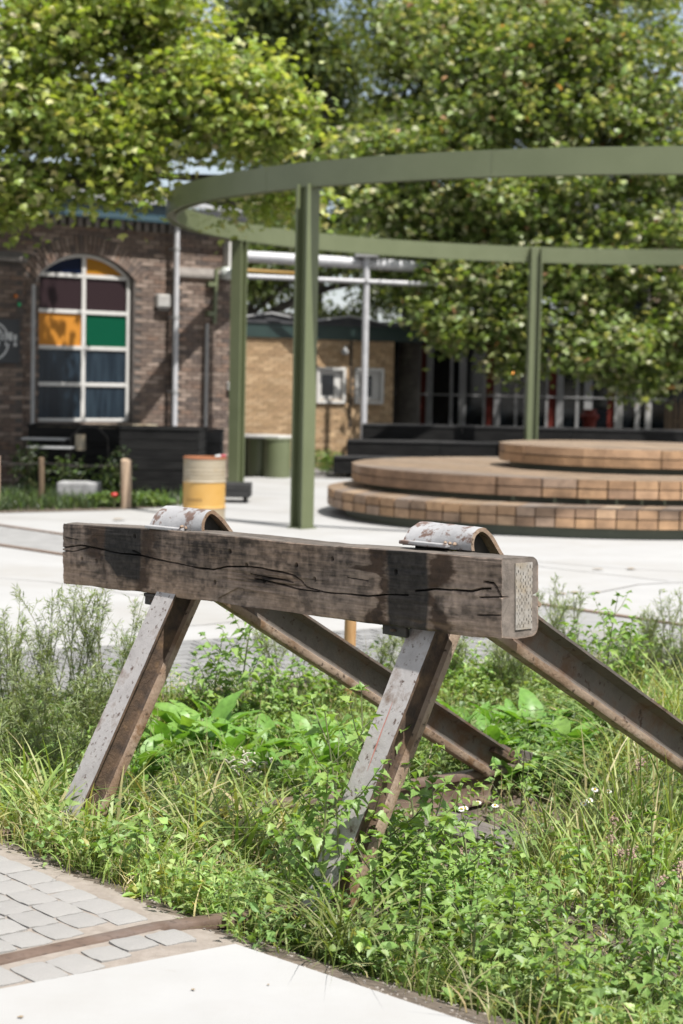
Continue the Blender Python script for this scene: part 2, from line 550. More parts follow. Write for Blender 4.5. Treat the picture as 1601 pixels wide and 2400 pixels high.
# thin joints and hairline cracks in the white slabs
mbj = MB()
def crackline(pts, w):
    for a, b in zip(pts[:-1], pts[1:]):
        a, b = Vector((*a, 0.004)), Vector((*b, 0.004))
        s = (b - a).normalized().cross(Vector((0, 0, 1))) * w / 2
        mbj.add([a - s, b - s, b + s, a + s], [(0, 1, 2, 3)])
crackline([(-2.9, 11.3), (-2.175, 11.42), (-1.9, 11.46), (-1.4, 11.62), (-0.9, 11.9), (-0.5, 12.3)], 0.012)
crackline([(-2.0, 10.6), (-1.85, 11.45)], 0.009)
crackline([(1.45, 14.3), (1.75, 14.15), (2.1, 14.3), (2.5, 14.9), (3.2, 15.3)], 0.02)
crackline([(-3.2, 14.6), (-2.3, 14.2), (-1.5, 13.4)], 0.012)
crackline([(1.5, 16.9), (2.5, 16.2), (3.4, 15.9)], 0.014)
crackline([(-4.2, 20.6), (-2.8, 20.2), (-1.0, 18.8), (1.0, 17.0), (2.8, 15.2)], 0.016)
crackline([(-1.8, 22.9), (0.0, 21.6)], 0.018)
crackline([(-1.9, 26.1), (0.5, 25.0)], 0.02)
mbj.build("paving_joint", MT["joint"])["kind"] = "structure"

# a second, paved-over track crossing the plaza
def strip(name, poly, z, m):
    return sheet(name, poly, None, z, m)
strip("grey_paving_strip", [(-6.5, 22.7), (-3.734, 19.54), (-2.877, 18.625), (1.512, 13.347), (2.128, 12.586), (4.6, 9.7), (4.3, 9.6), (2.071, 11.9), (1.3, 12.15), (-2.525, 16.362), (-3.284, 17.196), (-6.6, 20.7)], 0.004, mat("grey_strip_paving", (0.27, 0.267, 0.263), (0.34, 0.337, 0.33), 0.9, 5, bump=0.2, bscale=80, stretch=(1, 1, 1)))
strip("grey_sett_bed", [(-1.7, 10.72), (-0.978, 11.151), (0.266, 11.909), (1.25, 12.2), (2.02, 11.9), (4.2, 9.9), (4.6, 10.4), (2.15, 10.82), (1.21, 10.70), (0.3, 10.18), (-0.87, 9.46), (-1.6, 8.95)], 0.004, mat("grey_sett_joints", (0.26, 0.25, 0.235), (0.33, 0.32, 0.30), 0.95, 6))
mbr = MB()
for a, b in (((-6.5, 22.65), (1.512, 13.347)), ((1.512, 13.347), (4.6, 9.75)), ((-6.6, 20.75), (1.3, 12.2))):
    mbr.bar((*a, 0.004), (*b, 0.004), 0.07, 0.022)
tag(mbr.build("embedded_rail", MT["rust_line"]), kind="structure")

# setts of the grey strip behind the planting
mbs = MB()
r_ = random.Random(3)
q = Vector((0.857, 0.515, 0))
w_ = Vector((-0.515, 0.857, 0))
for i in range(17):
    for j in range(40):
        c = Vector((-1.75, 9.0, 0)) + q * (j * 0.145 + (i % 2) * 0.07) + w_ * (i * 0.135)
        f = 9.46 + 0.6 * (c.x + 0.87)
        top = 11.151 + 0.609 * (c.x + 0.978) if c.x < 1.25 else 12.5 - 0.45 * (c.x - 1.25)
        lowb = np.interp(c.x, [-1.7, -0.87, 0.3, 1.21, 2.15, 4.2], [8.95, 9.55, 10.28, 10.8, 10.92, 10.5])
        if not (lowb < c.y < top - 0.08) or c.x > 3.4: continue
        if c.x > 1.0 and c.y > 12.2 - 0.9 * (c.x - 1.25) - 0.1: continue
        g = r_.uniform(0.24, 0.31)
        mbs.cur = (g, g * 0.99, g * 0.975)
        M = Matrix(((q.x, w_.x, 0, c.x), (q.y, w_.y, 0, c.y), (0, 0, 1, 0), (0, 0, 0, 1)))
        mbs.box(-0.066, 0.066, -0.06, 0.06, 0.0045, 0.007 + r_.uniform(0, 0.003), 0, M)
tag(mbs.build("grey_setts", MT["setts"], col=True), kind="stuff")


def soil_z(x, y):
    x, y = np.asarray(x, float), np.asarray(y, float)
    s = 0.7604 * x + 0.6494 * y
    d1 = s - 3.08
    d2 = 0.618 * x + 0.656 * y - 3.194
    d3 = 8.5 + 0.52 * x - 0.854 * y
    d = np.minimum(np.minimum(d1, d2 * 1.2), d3)
    t = np.clip(d / 0.75, 0, 1)
    t = t * t * (3 - 2 * t)
    n_ = -0.6494 * x + 0.7604 * y
    dip = 0.115 * np.exp(-((s - 5.5) / 0.75) ** 2 - ((n_ - 5.45) / 0.42) ** 2)
    return -0.022 - 0.2 * t - dip + 0.035 * (fbm(x * 3, y * 3, 0, 11, 4) - 0.5) * (0.3 + t)


gx, gy = np.meshgrid(np.linspace(-3.2, 5.0, 206), np.linspace(2.0, 11.0, 226))
gz = soil_z(gx, gy)
ss = 0.7604 * gx + 0.6494 * gy
cob = ss < 3.06
gz = np.where(cob, -0.005 + 0.004 * (fbm(gx * 12, gy * 12, 0, 21, 3) - 0.5), gz)
nyy, nxx = gx.shape
idx = np.arange(nyy * nxx).reshape(nyy, nxx)
Fq = np.stack([idx[:-1, :-1], idx[:-1, 1:], idx[1:, 1:], idx[1:, :-1]], -1).reshape(-1, 4)
cs = ss[:-1, :-1].ravel()
me = np_mesh("planting_soil", np.stack([gx.ravel(), gy.ravel(), gz.ravel()], -1), Fq, [MT["soil"], MT["sand"]], midx=(cs < 3.17).astype(int), smooth=True)
soil = link("planting_soil", me)
soil["kind"] = "structure"

# ------------------------------------------------------------------ cobbles between the rails
def cobble_mesh(k):
    r = np.random.default_rng(100 + k)
    n = 7
    u = np.linspace(-1, 1, n)
    X, Y = np.meshgrid(u, u)
    ang = np.maximum(np.abs(X), np.abs(Y))
    # rounded outline
    rx = X * (1 - 0.06 * Y ** 4) + 0.05 * (fbm(X + k * 3.1, Y, 0, 31, 2) - 0.5)
    ry = Y * (1 - 0.06 * X ** 4) + 0.07 * (fbm(X, Y + k * 2.7, 0, 41, 2) - 0.5)
    z = 0.008 * (fbm(X * 1.5 + k, Y * 1.5, 0, 51, 3) - 0.5) - 0.004 * np.clip((ang - 0.8) / 0.2, 0, 1) ** 2
    V = np.stack([rx.ravel(), ry.ravel(), z.ravel()], -1)
    I = np.arange(n * n).reshape(n, n)
    F = np.stack([I[:-1, :-1], I[:-1, 1:], I[1:, 1:], I[1:, :-1]], -1).reshape(-1, 4)
    rim = np.concatenate([I[0, :], I[1:, -1], I[-1, -2::-1], I[-2:0:-1, 0]])
    low = V[rim] * [1.02, 1.02, 1] - [0, 0, 0.07]
    V2 = np.concatenate([V, low])
    a = rim
    b = np.arange(n * n, n * n + len(rim))
    F2 = np.stack([np.roll(a, -1), a, b, np.roll(b, -1)], -1)
    g = r.uniform(0.35, 0.46)
    me = np_mesh("cobblestone", V2, [F, F2], [MT["granite"]], col=np.array([g * 1.05, g * 1.01, g * 0.955]) * np.ones((len(V2), 3)), smooth=True)
    me.set_sharp_from_angle(angle=math.radians(40))
    return me


cobmesh = [cobble_mesh(k) for k in range(9)]
track_bed = thing("cobbled_track_bed", None, None, (-1.0, 5.0, 0))
track_bed["kind"] = "structure"
rc = random.Random(5)
s_edge = 3.065
row = 0
while s_edge > 1.55:
    wrow = rc.uniform(0.100, 0.118) if row else 0.115
    nn = 3.35 + rc.uniform(0, 0.15)
    while nn < 6.3:
        ln = rc.uniform(0.118, 0.155)
        a, b = nn, nn + ln
        nn = b + 0.003
        # keep clear of the near rail and of the concrete slab
        if b > 4.335 and a < 4.335: b = 4.335
        if a < 4.425 and b > 4.425 and a > 4.335: a = 4.425
        if a >= 4.335 and b <= 4.425: continue
        if b - a < 0.07: continue
        cpt = tn(s_edge - wrow / 2, (a + b) / 2)
        if cpt.x * -0.574 + cpt.y * 0.818 < 4.366 + 0.07: continue
        o = link("cobblestone", cobmesh[rc.randrange(9)] if row else cobmesh[rc.choice([1, 4, 7])], track_bed)
        M = Matrix.Translation(tn(s_edge - wrow / 2, (a + b) / 2, rc.uniform(0.001, 0.004))) @ Matrix(((ND.x, -TD.x, 0, 0), (ND.y, -TD.y, 0, 0), (0, 0, 1, 0), (0, 0, 0, 1))) @ Matrix.Rotation(rc.uniform(-0.05, 0.05), 4, 'Z') @ Matrix.Rotation(rc.uniform(-0.008, 0.008), 4, 'X') @ Matrix.Diagonal(((b - a) / 2, wrow / 2 - 0.001, 1, 1))
        o.matrix_local = ORG[track_bed.name].inverted() @ M
    s_edge -= wrow + 0.004
    row += 1

# ------------------------------------------------------------------ rails of the old track
RAIL = [(-.0625, 0), (-.0625, .010), (-.014, .027), (-.0075, .045), (-.0075, .105), (-.015, .113), (-.033, .119), (-.0335, .138), (-.029, .147), (-.015, .151), (.015, .151), (.029, .147), (.0335, .138), (.033, .119), (.015, .113), (.0075, .105), (.0075, .045), (.014, .027), (.0625, .010), (.0625, 0)]


def rail_sweep(mb, path, side, up, seg=1, m_foot=0, m_side=1, m_head=2, wob=0.0, seed=1):
    """sweep the rail profile; foot outer face gets m_foot, web m_side, head m_head"""
    pts = []
    for a, b in zip(path[:-1], path[1:]):
        for k in range(seg):
            pts.append(Vector(a).lerp(Vector(b), k / seg))
    pts.append(Vector(path[-1]))
    rr = random.Random(seed)
    vs = []
    for p in pts:
        o1, o2 = rr.uniform(-wob, wob), rr.uniform(-wob, wob)
        for a, b in RAIL:
            vs.append(p + side * (a + o1) + up * (b + o2))
    n = len(RAIL)
    n0 = len(mb.v)
    mb.add(vs, [])
    for i in range(len(pts) - 1):
        for k in range(n):
            kk = (k + 1) % n
            mb.f.append([n0 + i * n + k, n0 + i * n + kk, n0 + (i + 1) * n + kk, n0 + (i + 1) * n + k])
            mb.m.append(m_foot if k == n - 1 else (m_head if 5 <= k <= 13 else m_side))
    mb.f.append([n0 + k for k in range(n)][::-1]); mb.m.append(m_side)
    mb.f.append([n0 + (len(pts) - 1) * n + k for k in range(n)]); mb.m.append(m_side)


def track_rail(n, prof, label):
    t = thing("track_rail", label, "rail", tn(prof[0][0], n, 0), group="two rails of the old track")
    mb = MB()
    rail_sweep(mb, [tn(s, n, z - 0.151) for s, z in prof], ND, Vector((0, 0, 1)), seg=4, m_foot=0, m_side=0, m_head=0)
    mb.build("rail", [MT["rail_track"]], t, world=True, smooth=40)
    return t


track_rail(4.38, [(0.5, 0.006), (2.4, 0.006), (3.05, 0.004), (3.55, -0.03), (4.4, -0.20)], "brown rail running from the cobbles at the lower left into the weeds")
track_rail(5.77, [(1.0, 0.008), (2.9, 0.0), (3.9, -0.085), (5.2, -0.115), (6.12, -0.125)], "brown rail lying in the weeds under the buffer stop, behind its two front legs")

def sleeper(s, n0, n1, ztop, label):
    t = thing("railway_sleeper", label, "sleeper", tn(s, (n0 + n1) / 2, ztop - 0.14), math.atan2(ND.y, ND.x), group="wooden sleepers under the rails")
    L = (n1 - n0)
    nx = 60
    V, F = [], []
    for i in range(nx + 1):
        x = -L / 2 + L * i / nx
        for (y, z) in ((-.13, 0), (.13, 0), (.13, .14), (.06, .145), (0, .138), (-.06, .145), (-.13, .135)):
            V.append((x, y + 0.01 * (vnoise(x * 9, y * 30, 0, 61) - .5), z + (0.022 * (vnoise(x * 7, y * 30, 1, 62) - .5) if z else 0)))
    k = 7
    for i in range(nx):
        for j in range(k):
            F.append((i * k + j, i * k + (j + 1) % k, (i + 1) * k + (j + 1) % k, (i + 1) * k + j))
    mb = MB()
    mb.add(V, F)
    mb.add(V[:k], [tuple(range(k))[::-1]]); mb.add(V[-k:], [tuple(range(k))])
    mb.build("timber", MT["sleeper"], t)
    for sx in (-0.10, 0.10):
        bx = (5.77 - (n0 + n1) / 2) + sx
        b = MB()
        b.lathe([(0.028, 0), (0.03, 0.012), (0.0, 0.018)], 14, 0, (bx, 0.02, 0.138))
        b.box(bx - 0.012, bx + 0.012, 0.008, 0.032, 0.15, 0.175)
        b.build("bolt", MT["rust3"], t, smooth=40)
    return t
sleeper(5.42, 4.1, 6.35, -0.268, "weathered grey sleeper with a bolt, showing between the daisies below the rail")
sleeper(4.72, 4.1, 6.3, -0.268, "weathered grey sleeper half buried behind the right front leg")

# ------------------------------------------------------------------ the brick workshop on the left
def facade(name, label, cat, loc, deg):
    t = thing(name, label, cat, loc, math.radians(deg))
    return t


def brick_run(parent, cells, palette, matl, depth=0.10, keep=300, seed=1, name="brick", view=None, yface=0.0):
    """cells: (x, z, width, height, tilt, y-front). The ones nearest the camera become parts of their own, the rest one part."""
    r = random.Random(seed)
    Mw = ORG[parent.name]
    eye = Vector((0, 0, EYE))
    order = sorted(cells, key=lambda c: (Mw @ Vector((c[0], 0, c[1])) - eye).length)
    if view: 
        order = sorted(order, key=lambda c: 0 if view(c) else 1)
    protos = {}
    def proto(k, w, h):
        key = (k, round(w, 2), round(h, 3))
        if key not in protos:
            c = palette[k % len(palette)]
            f = r.uniform(0.85, 1.15)
            mb = MB()
            mb.cur = tuple(x * f for x in c)
            e = 0.004
            mb.add([(-w/2, depth, -h/2), (w/2, depth, -h/2), (w/2, depth, h/2), (-w/2, depth, h/2),
                    (-w/2, e, -h/2), (w/2, e, -h/2), (w/2, e, h/2), (-w/2, e, h/2),
                    (-w/2+e, 0, -h/2+e), (w/2-e, 0, -h/2+e), (w/2-e, 0, h/2-e), (-w/2+e, 0, h/2-e)],
                   [(8, 9, 10, 11), (4, 5, 9, 8), (5, 6, 10, 9), (6, 7, 11, 10), (7, 4, 8, 11), (0, 1, 5, 4), (1, 2, 6, 5), (2, 3, 7, 6), (3, 0, 4, 7)])
            protos[key] = (mb.mesh("brick", matl, col=True), mb)
        return protos[key]
    rest = MB()
    for i, (x, z, w, h, tilt, yf) in enumerate(order):
        me, pmb = proto(r.randrange(14), w, h)
        M = Matrix.Translation((x, yf + r.uniform(-0.004, 0.004), z)) @ Matrix.Rotation(tilt + r.uniform(-0.008, 0.008), 4, 'Y')
        if i < keep:
            link(name, me, parent, M)
        else:
            rest.cur = pmb.cur
            rest.add([M @ Vector(p) for p in pmb.v], pmb.f)
    if rest.v:
        rest.build("bricks", matl, parent, col=True, kind="stuff")


W0 = (-1.8, 28.75, 0)
shop = facade("brick_workshop", "dark brown brick workshop with an arched window of coloured panes", "building", W0, 38)
mb = MB()                               # mortar core, with the window opening left out
AX0, AX1, AZ0, AZS, ACX, AR = -3.46, -1.84, 0.95, 3.14, -2.65, 1.135
ACZ = 3.47 - AR
mb.box(-9, AX0, 0.012, 0.5, 0, 4.1); mb.box(AX1, -0.006, 0.012, 0.5, 0, 4.1)
mb.box(AX0, AX1, 0.0125, 0.499, 0, AZ0); 
arc = [(ACX + AR * math.sin(a), ACZ + AR * math.cos(a)) for a in np.linspace(-0.795, 0.795, 17)]
for (xa, za), (xb, zb) in zip(arc[:-1], arc[1:]):
    mb.add([(xa, .0125, za), (xb, .0125, zb), (xb, .0125, 4.1), (xa, .0125, 4.1), (xa, .2, za), (xb, .2, zb), (xb, .2, 4.1), (xa, .2, 4.1)], [(0, 1, 2, 3), (4, 7, 6, 5), (0, 4, 5, 1)])
mb.box(-9, -0.006, 0.5, 9, 0, 4.09)     # body of the building
mb.build("wall", MT["mortar"], shop)
cells = []
BP = [(0.205, 0.152, 0.122), (0.245, 0.185, 0.150), (0.155, 0.118, 0.100), (0.28, 0.215, 0.175), (0.19, 0.135, 0.107), (0.33, 0.26, 0.215), (0.125, 0.10, 0.088), (0.265, 0.18, 0.135)]
rb = random.Random(9)
z = 0.035
ri = 0
while z < 3.98:
    x = -5.2 + (0.11 if ri % 2 else 0)
    while x < 0:
        w = 0.208
        cx = x + w / 2
        pil = cx < -3.80 or cx > -1.12
        yf = 0.0
        if pil and z < 3.2: yf = -0.12
        ok = True
        if AX0 - 0.1 < cx < AX1 + 0.1:
            if AZ0 - 0.02 < z < AZS: ok = not (AX0 - 0.06 < cx < AX1 + 0.06)
            elif z >= AZS - 0.02:
                ok = math.hypot(cx - ACX, z - ACZ) > AR + 0.27 or z > 3.86
        if math.hypot(cx - ACX, z - ACZ) < AR + 0.27 and z > AZS - 0.05 and abs(cx - ACX) < 1.05: ok = False
        if cx + w / 2 > -0.02: w2 = max(0.05, -0.02 - x)
        else: w2 = w
        if ok and z < 3.9:
            cells.append((x + w2 / 2, z, w2, 0.056, 0.0, yf))
        x += 0.219
    z += 0.0668
    ri += 1
for a in np.linspace(-0.86, 0.86, 30):   # voussoirs of the arch
    for rad, hh in ((AR + 0.07, 0.13), (AR + 0.205, 0.13)):
        cells.append((ACX + rad * math.sin(a), ACZ + rad * math.cos(a), 0.057, hh, a, -0.002))
brick_run(shop, cells, BP, MT["brick"], view=lambda c: -4.2 < c[0] and 0.9 < c[1], seed=4)
for xa, xb, zz in ((-9, -3.79, 3.25), (-1.11, -0.008, 3.2)):
    mbp = MB(); mbp.box(xa, xb, -0.108, 0.012, 0, zz); mbp.build("pilaster", MT["mortar"], shop)
for x0, x1, zz in ((-9, -3.74, 3.27), (-1.16, 0.04, 3.2)):
    c = MB()
    c.add([(x0, -0.17, zz), (x1, -0.17, zz), (x1, 0.0, zz), (x0, 0.0, zz), (x0, -0.17, zz + 0.06), (x1, -0.17, zz + 0.06), (x1, -0.006, zz + 0.17), (x0, -0.006, zz + 0.17)],
          [(0, 3, 2, 1), (4, 5, 6, 7), (0, 1, 5, 4), (1, 2, 6, 5), (2, 3, 7, 6), (3, 0, 4, 7)])
    c.build("stone_cap", MT["stone"], shop, bevel=0.012)
for i in range(24):                       # dentils under the eave
    x = -4.6 + i * 0.145
    if x > -1.2: break
    d = MB()
    d.box(x, x + 0.075, -0.07, 0.011, 3.87, 4.0)
    d.build("dentil", MT["stone"], shop)
f = MB(); f.box(-9, -1.12, -0.22, -0.02, 4.0, 4.27); f.build("fascia", MT["teal"], shop, bevel=0.01)
g = MB(); g.box(-9, -1.10, -0.30, -0.222, 3.985, 4.06); g.build("gutter", MT["teal"], shop, bevel=0.015)
rf = MB()
npts = 120
for i in range(npts):
    xa, xb = -9 + 9.1 * i / npts, -9 + 9.1 * (i + 1) / npts
    za, zb = (0.014 if i % 2 else 0), (0.014 if (i + 1) % 2 else 0)
    rf.add([(xa, -0.3, 4.28 + za), (xb, -0.3, 4.28 + zb), (xb, 4.6, 5.0 + zb), (xa, 4.6, 5.0 + za), (xa, -0.3, 4.25 + za), (xb, -0.3, 4.25 + zb)], [(0, 1, 2, 3), (4, 5, 1, 0)])
rf.build("roof_sheet", MT["roof"], shop)
v = MB(); v.box(-1.1, 0.1, -0.30, -0.1, 4.12, 4.24); v.build("verge", MT["roof_dark"], shop)
wb = MB(); wb.box(-0.2, -0.03, -0.155, -0.003, 3.30, 3.80); wb.build("white_board", MT["white"], shop)
# the arched window: frame bars, then every pane
win = MB()
yb0, yb1 = 0.10, 0.16
def wbar(x0, x1, z0, z1): win.box(x0, x1, yb0, yb1, z0, z1)
wbar(AX0, AX0 + 0.045, AZ0, AZS); wbar(AX1 - 0.06, AX1, AZ0, AZS); wbar(AX0, AX1, AZ0, AZ0 + 0.05)
rows = [AZ0 + 0.05, 1.51, 2.06, 2.60, 3.14]
for zz in rows[1:]: win.box(AX0 + 0.045, AX1 - 0.06, yb0 - 0.002, yb1, zz - 0.03, zz + 0.03)
wbar(ACX - 0.035, ACX + 0.035, AZ0 + 0.05, 3.45)
for (xa, za), (xb, zb) in zip(arc[:-1], arc[1:]):
    k = 0.05
    fx = lambda x, z: (ACX + (x - ACX) * (AR - k) / AR, ACZ + (z - ACZ) * (AR - k) / AR)
    (xc, zc), (xd, zd) = fx(xa, za), fx(xb, zb)
    win.add([(xa, yb0, za), (xb, yb0, zb), (xd, yb0, zd), (xc, yb0, zc), (xa, yb1, za), (xb, yb1, zb), (xd, yb1, zd), (xc, yb1, zc)], [(0, 3, 2, 1), (4, 5, 6, 7), (0, 1, 5, 4), (3, 7, 6, 2)])
frame = win.build("window", MT["white"], shop, bevel=0.006)
frame["label"] = "arched white framed window with coloured panes"
panes = {(0, 0): "glass_b", (0, 1): "glass_b", (1, 0): "glass_b", (1, 1): "glass_b", (2, 0): "p_orange", (2, 1): "p_green", (3, 0): "p_plum", (3, 1): "p_plum"}
plab = {"glass_b": "dark bluish glass pane", "p_orange": "orange pane", "p_green": "dark green pane", "p_plum": "dark plum pane"}
for (r0, c0), mname in panes.items():
    p = MB()
    x0, x1 = (AX0 + 0.045, ACX - 0.035) if c0 == 0 else (ACX + 0.035, AX1 - 0.06)
    p.box(x0, x1, 0.125, 0.14, rows[r0] + (0.03 if r0 else 0), rows[r0 + 1] - 0.03)
    p.build("pane", MT[mname], frame)["label"] = plab[mname]
for side, mname, lab in ((-1, "p_navy", "navy curved top pane"), (1, "p_amber", "amber curved top pane")):
    p = MB()
    pts = [(ACX + side * 0.035, 3.17)] + [(ACX + side * t, ACZ + math.sqrt((AR - 0.04) ** 2 - t * t)) for t in np.linspace(0.035, 0.70, 9)] + [(ACX + side * 0.74, 3.17)]
    n = len(pts)
    vs_ = [(x, 0.125, z) for x, z in pts] + [(x, 0.14, z) for x, z in pts]
    p.add(vs_, [tuple(range(n)) if side > 0 else tuple(range(n))[::-1], tuple(range(n, 2 * n))])
    p.build("pane", MT[mname], frame)["label"] = lab
for i, (a, b) in enumerate(((-3.50, -3.28), (-3.20, -2.78), (-2.70, -2.24), (-2.16, -1.78), (-1.72, -1.5))):
    c = MB(); c.box(a, b, -0.22, 0.10, 0.80 + 0.005 * i, 0.915); c.build("sill_stone", MT["cream"], shop, bevel=0.02)
led = MB(); led.box(-3.55, -1.45, -0.26, -0.005, 0.745, 0.80); led.build("sill_ledge", MT["stone"], shop, bevel=0.008)
# things fixed to the wall
dp = thing("drainpipe", "pale grey drainpipe running down the brick wall from the teal gutter", "drainpipe", tuple(ORG[shop.name] @ Vector((-1.2, -0.2, 0))), math.radians(38))
m_ = MB(); m_.tube([(0, 0, 0.02), (0, 0, 0.7)], 0.045, 12); m_.build("pipe_foot", MT["greywhite"], dp, smooth=40)
m_ = MB(); m_.tube([(0, 0, 0.7), (0, 0, 2.6), (0, 0, 4.0)], 0.043, 12); m_.build("pipe", MT["pipe"], dp, smooth=40)
for zz in (1.4, 2.55, 3.6):
    m_ = MB(); m_.tube([(0, 0, zz), (0, 0, zz + 0.05)], 0.052, 12); m_.box(-0.02, 0.02, 0.0, 0.205, zz + 0.01, zz + 0.04); m_.build("pipe_clip", MT["greywhite"], dp, smooth=40)
def wall_thing(name, label, cat, x, y, z):
    return thing(name, label, cat, tuple(ORG[shop.name] @ Vector((x, y, z))), math.radians(38))
t = wall_thing("wall_box", "small white louvred box on the brick wall beside the drainpipe", "wall box", -1.335, 0, 2.72)
m_ = MB(); m_.box(-0.13, 0.11, -0.1, 0.0, 0.0, 0.2); m_.build("casing", MT["white"], t, bevel=0.008)
for k in range(4):
    m_ = MB(); m_.box(-0.12, 0.10, -0.112, -0.101, 0.03 + k * 0.045, 0.055 + k * 0.045); m_.build("louvre", MT["white"], t)
m_ = MB(); m_.box(-0.13, 0.11, -0.09, -0.002, -0.05, -0.002); m_.build("base", MT["dark_steel"], t)
t = wall_thing("wall_lamp", "green wall lamp on a long green arm with a pale globe", "lamp", -0.47, -0.12, 2.5)
m_ = MB(); m_.bar((0, -0.06, 0), (0.02, -0.06, 0.85), 0.05, 0.05); m_.build("arm", MT["green"], t)
m_ = MB(); m_.box(-0.14, 0.02, -0.1, -0.01, 0.12, 0.19); m_.box(-0.14, 0.02, -0.1, -0.01, 0.58, 0.65); m_.build("bracket", MT["green"], t)
m_ = MB(); m_.lathe([(0.001, 0.10), (0.07, 0.085), (0.105, 0.03), (0.11, -0.03), (0.08, -0.09), (0.001, -0.11)], 18, 0, (0.18, -0.12, 0.80)); m_.build("globe", MT["globe"], t, smooth=60)
m_ = MB(); m_.bar((0.02, -0.06, 0.84), (0.18, -0.12, 0.90), 0.03, 0.03); m_.build("hook", MT["green"], t)
t = wall_thing("standpipe", "thin grey pipe standing against the right brick pilaster", "pipe", -0.6, -0.17, 0.0)
m_ = MB(); m_.tube([(0, 0, 0.02), (0, 0, 2.5)], 0.026, 8); m_.build("pipe", MT["greywhite"], t, smooth=40)
m_ = MB(); m_.box(-0.012, 0.012, 0, 0.05, 2.0, 2.03); m_.box(-0.012, 0.012, 0, 0.05, 1.0, 1.03); m_.build("clip", MT["greywhite"], t)
t = wall_thing("junction_box", "small pale junction box at the right edge of the brick pilaster", "junction box", -0.13, -0.12, 1.46)
m_ = MB(); m_.box(-0.06, 0.06, -0.07, 0, 0, 0.13); m_.build("casing", MT["white"], t, bevel=0.01)
m_ = MB(); m_.tube([(0, -0.03, -0.02), (0, -0.03, -0.06)], 0.02, 8); m_.build("gland", MT["dark_steel"], t)
t = wall_thing("thin_post", "thin grey post rising in front of the left edge of the arched window", "post", -3.74, -0.34, 0.0)
m_ = MB(); m_.tube([(0, 0, 0), (0, 0, 2.95)], 0.03, 8); m_.build("pole", MT["greywhite"], t, smooth=40)
m_ = MB(); m_.box(-0.05, 0.05, -0.05, 0.05, 0.0, 0.02); m_.build("foot_plate", MT["dark_steel"], t)
t = wall_thing("wall_sign", "black sign with a round white emblem hung on the left brick pier", "sign", -4.32, -0.165, 1.80)
m_ = MB(); m_.box(-0.46, 0.46, 0, 0.035, 0, 0.64); m_.build("board", MT["sign"], t, bevel=0.006)
m_ = MB()
for a in range(48):
    if 9 <= a <= 12 or 33 <= a <= 36 or a in (23, 24, 0, 47): continue
    a0, a1 = a * math.pi / 24, (a + 1) * math.pi / 24
    m_.add([(R * math.cos(x), -0.004, 0.32 + R * math.sin(x)) for R, x in ((0.26, a0), (0.29, a0), (0.29, a1), (0.26, a1))], [(0, 1, 2, 3)])
m_.build("emblem_ring", MT["sign_w"], t)
m_ = MB()
for k, (x, w, h) in enumerate(((-.36, .03, .11), (-.30, .06, .11), (-.21, .05, .11), (-.13, .03, .11), (-.07, .06, .11), (.02, .03, .11), (.08, .05, .11), (.16, .03, .11), (.215, .03, .11), (.275, .06, .12), (.355, .05, .09))):
    m_.add([(x, -0.005, 0.33), (x + w, -0.005, 0.33), (x + w, -0.005, 0.33 + h), (x, -0.005, 0.33 + h)], [(0, 1, 2, 3)])
    if k % 2 == 0: m_.add([(x, -0.005, 0.25), (x + w, -0.005, 0.25), (x + w, -0.005, 0.31), (x, -0.005, 0.31)], [(0, 1, 2, 3)])
m_.add([(.01, -0.006, .425), (.13, -0.006, .425), (.17, -0.006, .46), (.12, -0.006, .50), (.05, -0.006, .53), (-.02, -0.006, .48)], [(0, 1, 2, 3, 4, 5)])
m_.build("emblem_print", MT["sign_w"], t)
for k, (x, zz, mm) in enumerate(((-3.93, 2.78, "stake_wood"), (-3.87, 2.66, "p_green"))):
    t = wall_thing("fairy_light", ("orange" if k == 0 else "green") + " coloured bulb hanging on the brick pier above the black sign", "bulb", x, -0.16, zz)
    m_ = MB(); m_.lathe([(0.001, -0.035), (0.028, -0.015), (0.026, 0.012), (0.010, 0.028)], 10); m_.build("bulb", flat("bulb_colour", (0.75, 0.22, 0.03) if k == 0 else (0.02, 0.55, 0.2), 0.3), t, smooth=60)
    m_ = MB(); m_.tube([(0, 0, 0.026), (0, 0, 0.055)], 0.012, 8); m_.build("socket", MT["dark_steel"], t)

# ------------------------------------------------------------------ black boxes, drum, planted strip before the workshop
def plank_box(name, label, x0, x1, y0, y1, z0, z1, nplank, m, cap=True, group=None, cat="planter"):
    t = thing(name, label, cat, ((x0 + x1) / 2, (y0 + y1) / 2, z0), group=group)
    hx, hy = (x1 - x0) / 2, (y1 - y0) / 2
    h = (z1 - z0) / nplank
    mb = MB(); mb.box(-hx + .03, hx - .03, -hy + .03, hy - .03, 0, z1 - z0 - 0.03); mb.build("core", MT["dark_steel"], t)
    for k in range(nplank):
        o = random.Random(k).uniform(-0.004, 0.004)
        mb = MB(); mb.box(-hx, hx, -hy + o, -hy + 0.028 + o, k * h + 0.004, (k + 1) * h - 0.004); mb.build("plank", m, t, bevel=0.004)
        mb = MB(); mb.box(hx - 0.028, hx + o, -hy + .03, hy, k * h + 0.004, (k + 1) * h - 0.004); mb.build("plank", m, t, bevel=0.004)
        mb = MB(); mb.box(-hx + o, -hx + .028, -hy + .03, hy, k * h + 0.004, (k + 1) * h - 0.004); mb.build("plank", m, t, bevel=0.004)
    if cap:
        mb = MB(); mb.box(-hx - .01, hx + .01, -hy - .01, hy, z1 - z0, z1 - z0 + 0.025); mb.build("cap_board", m, t, bevel=0.004)
    return t


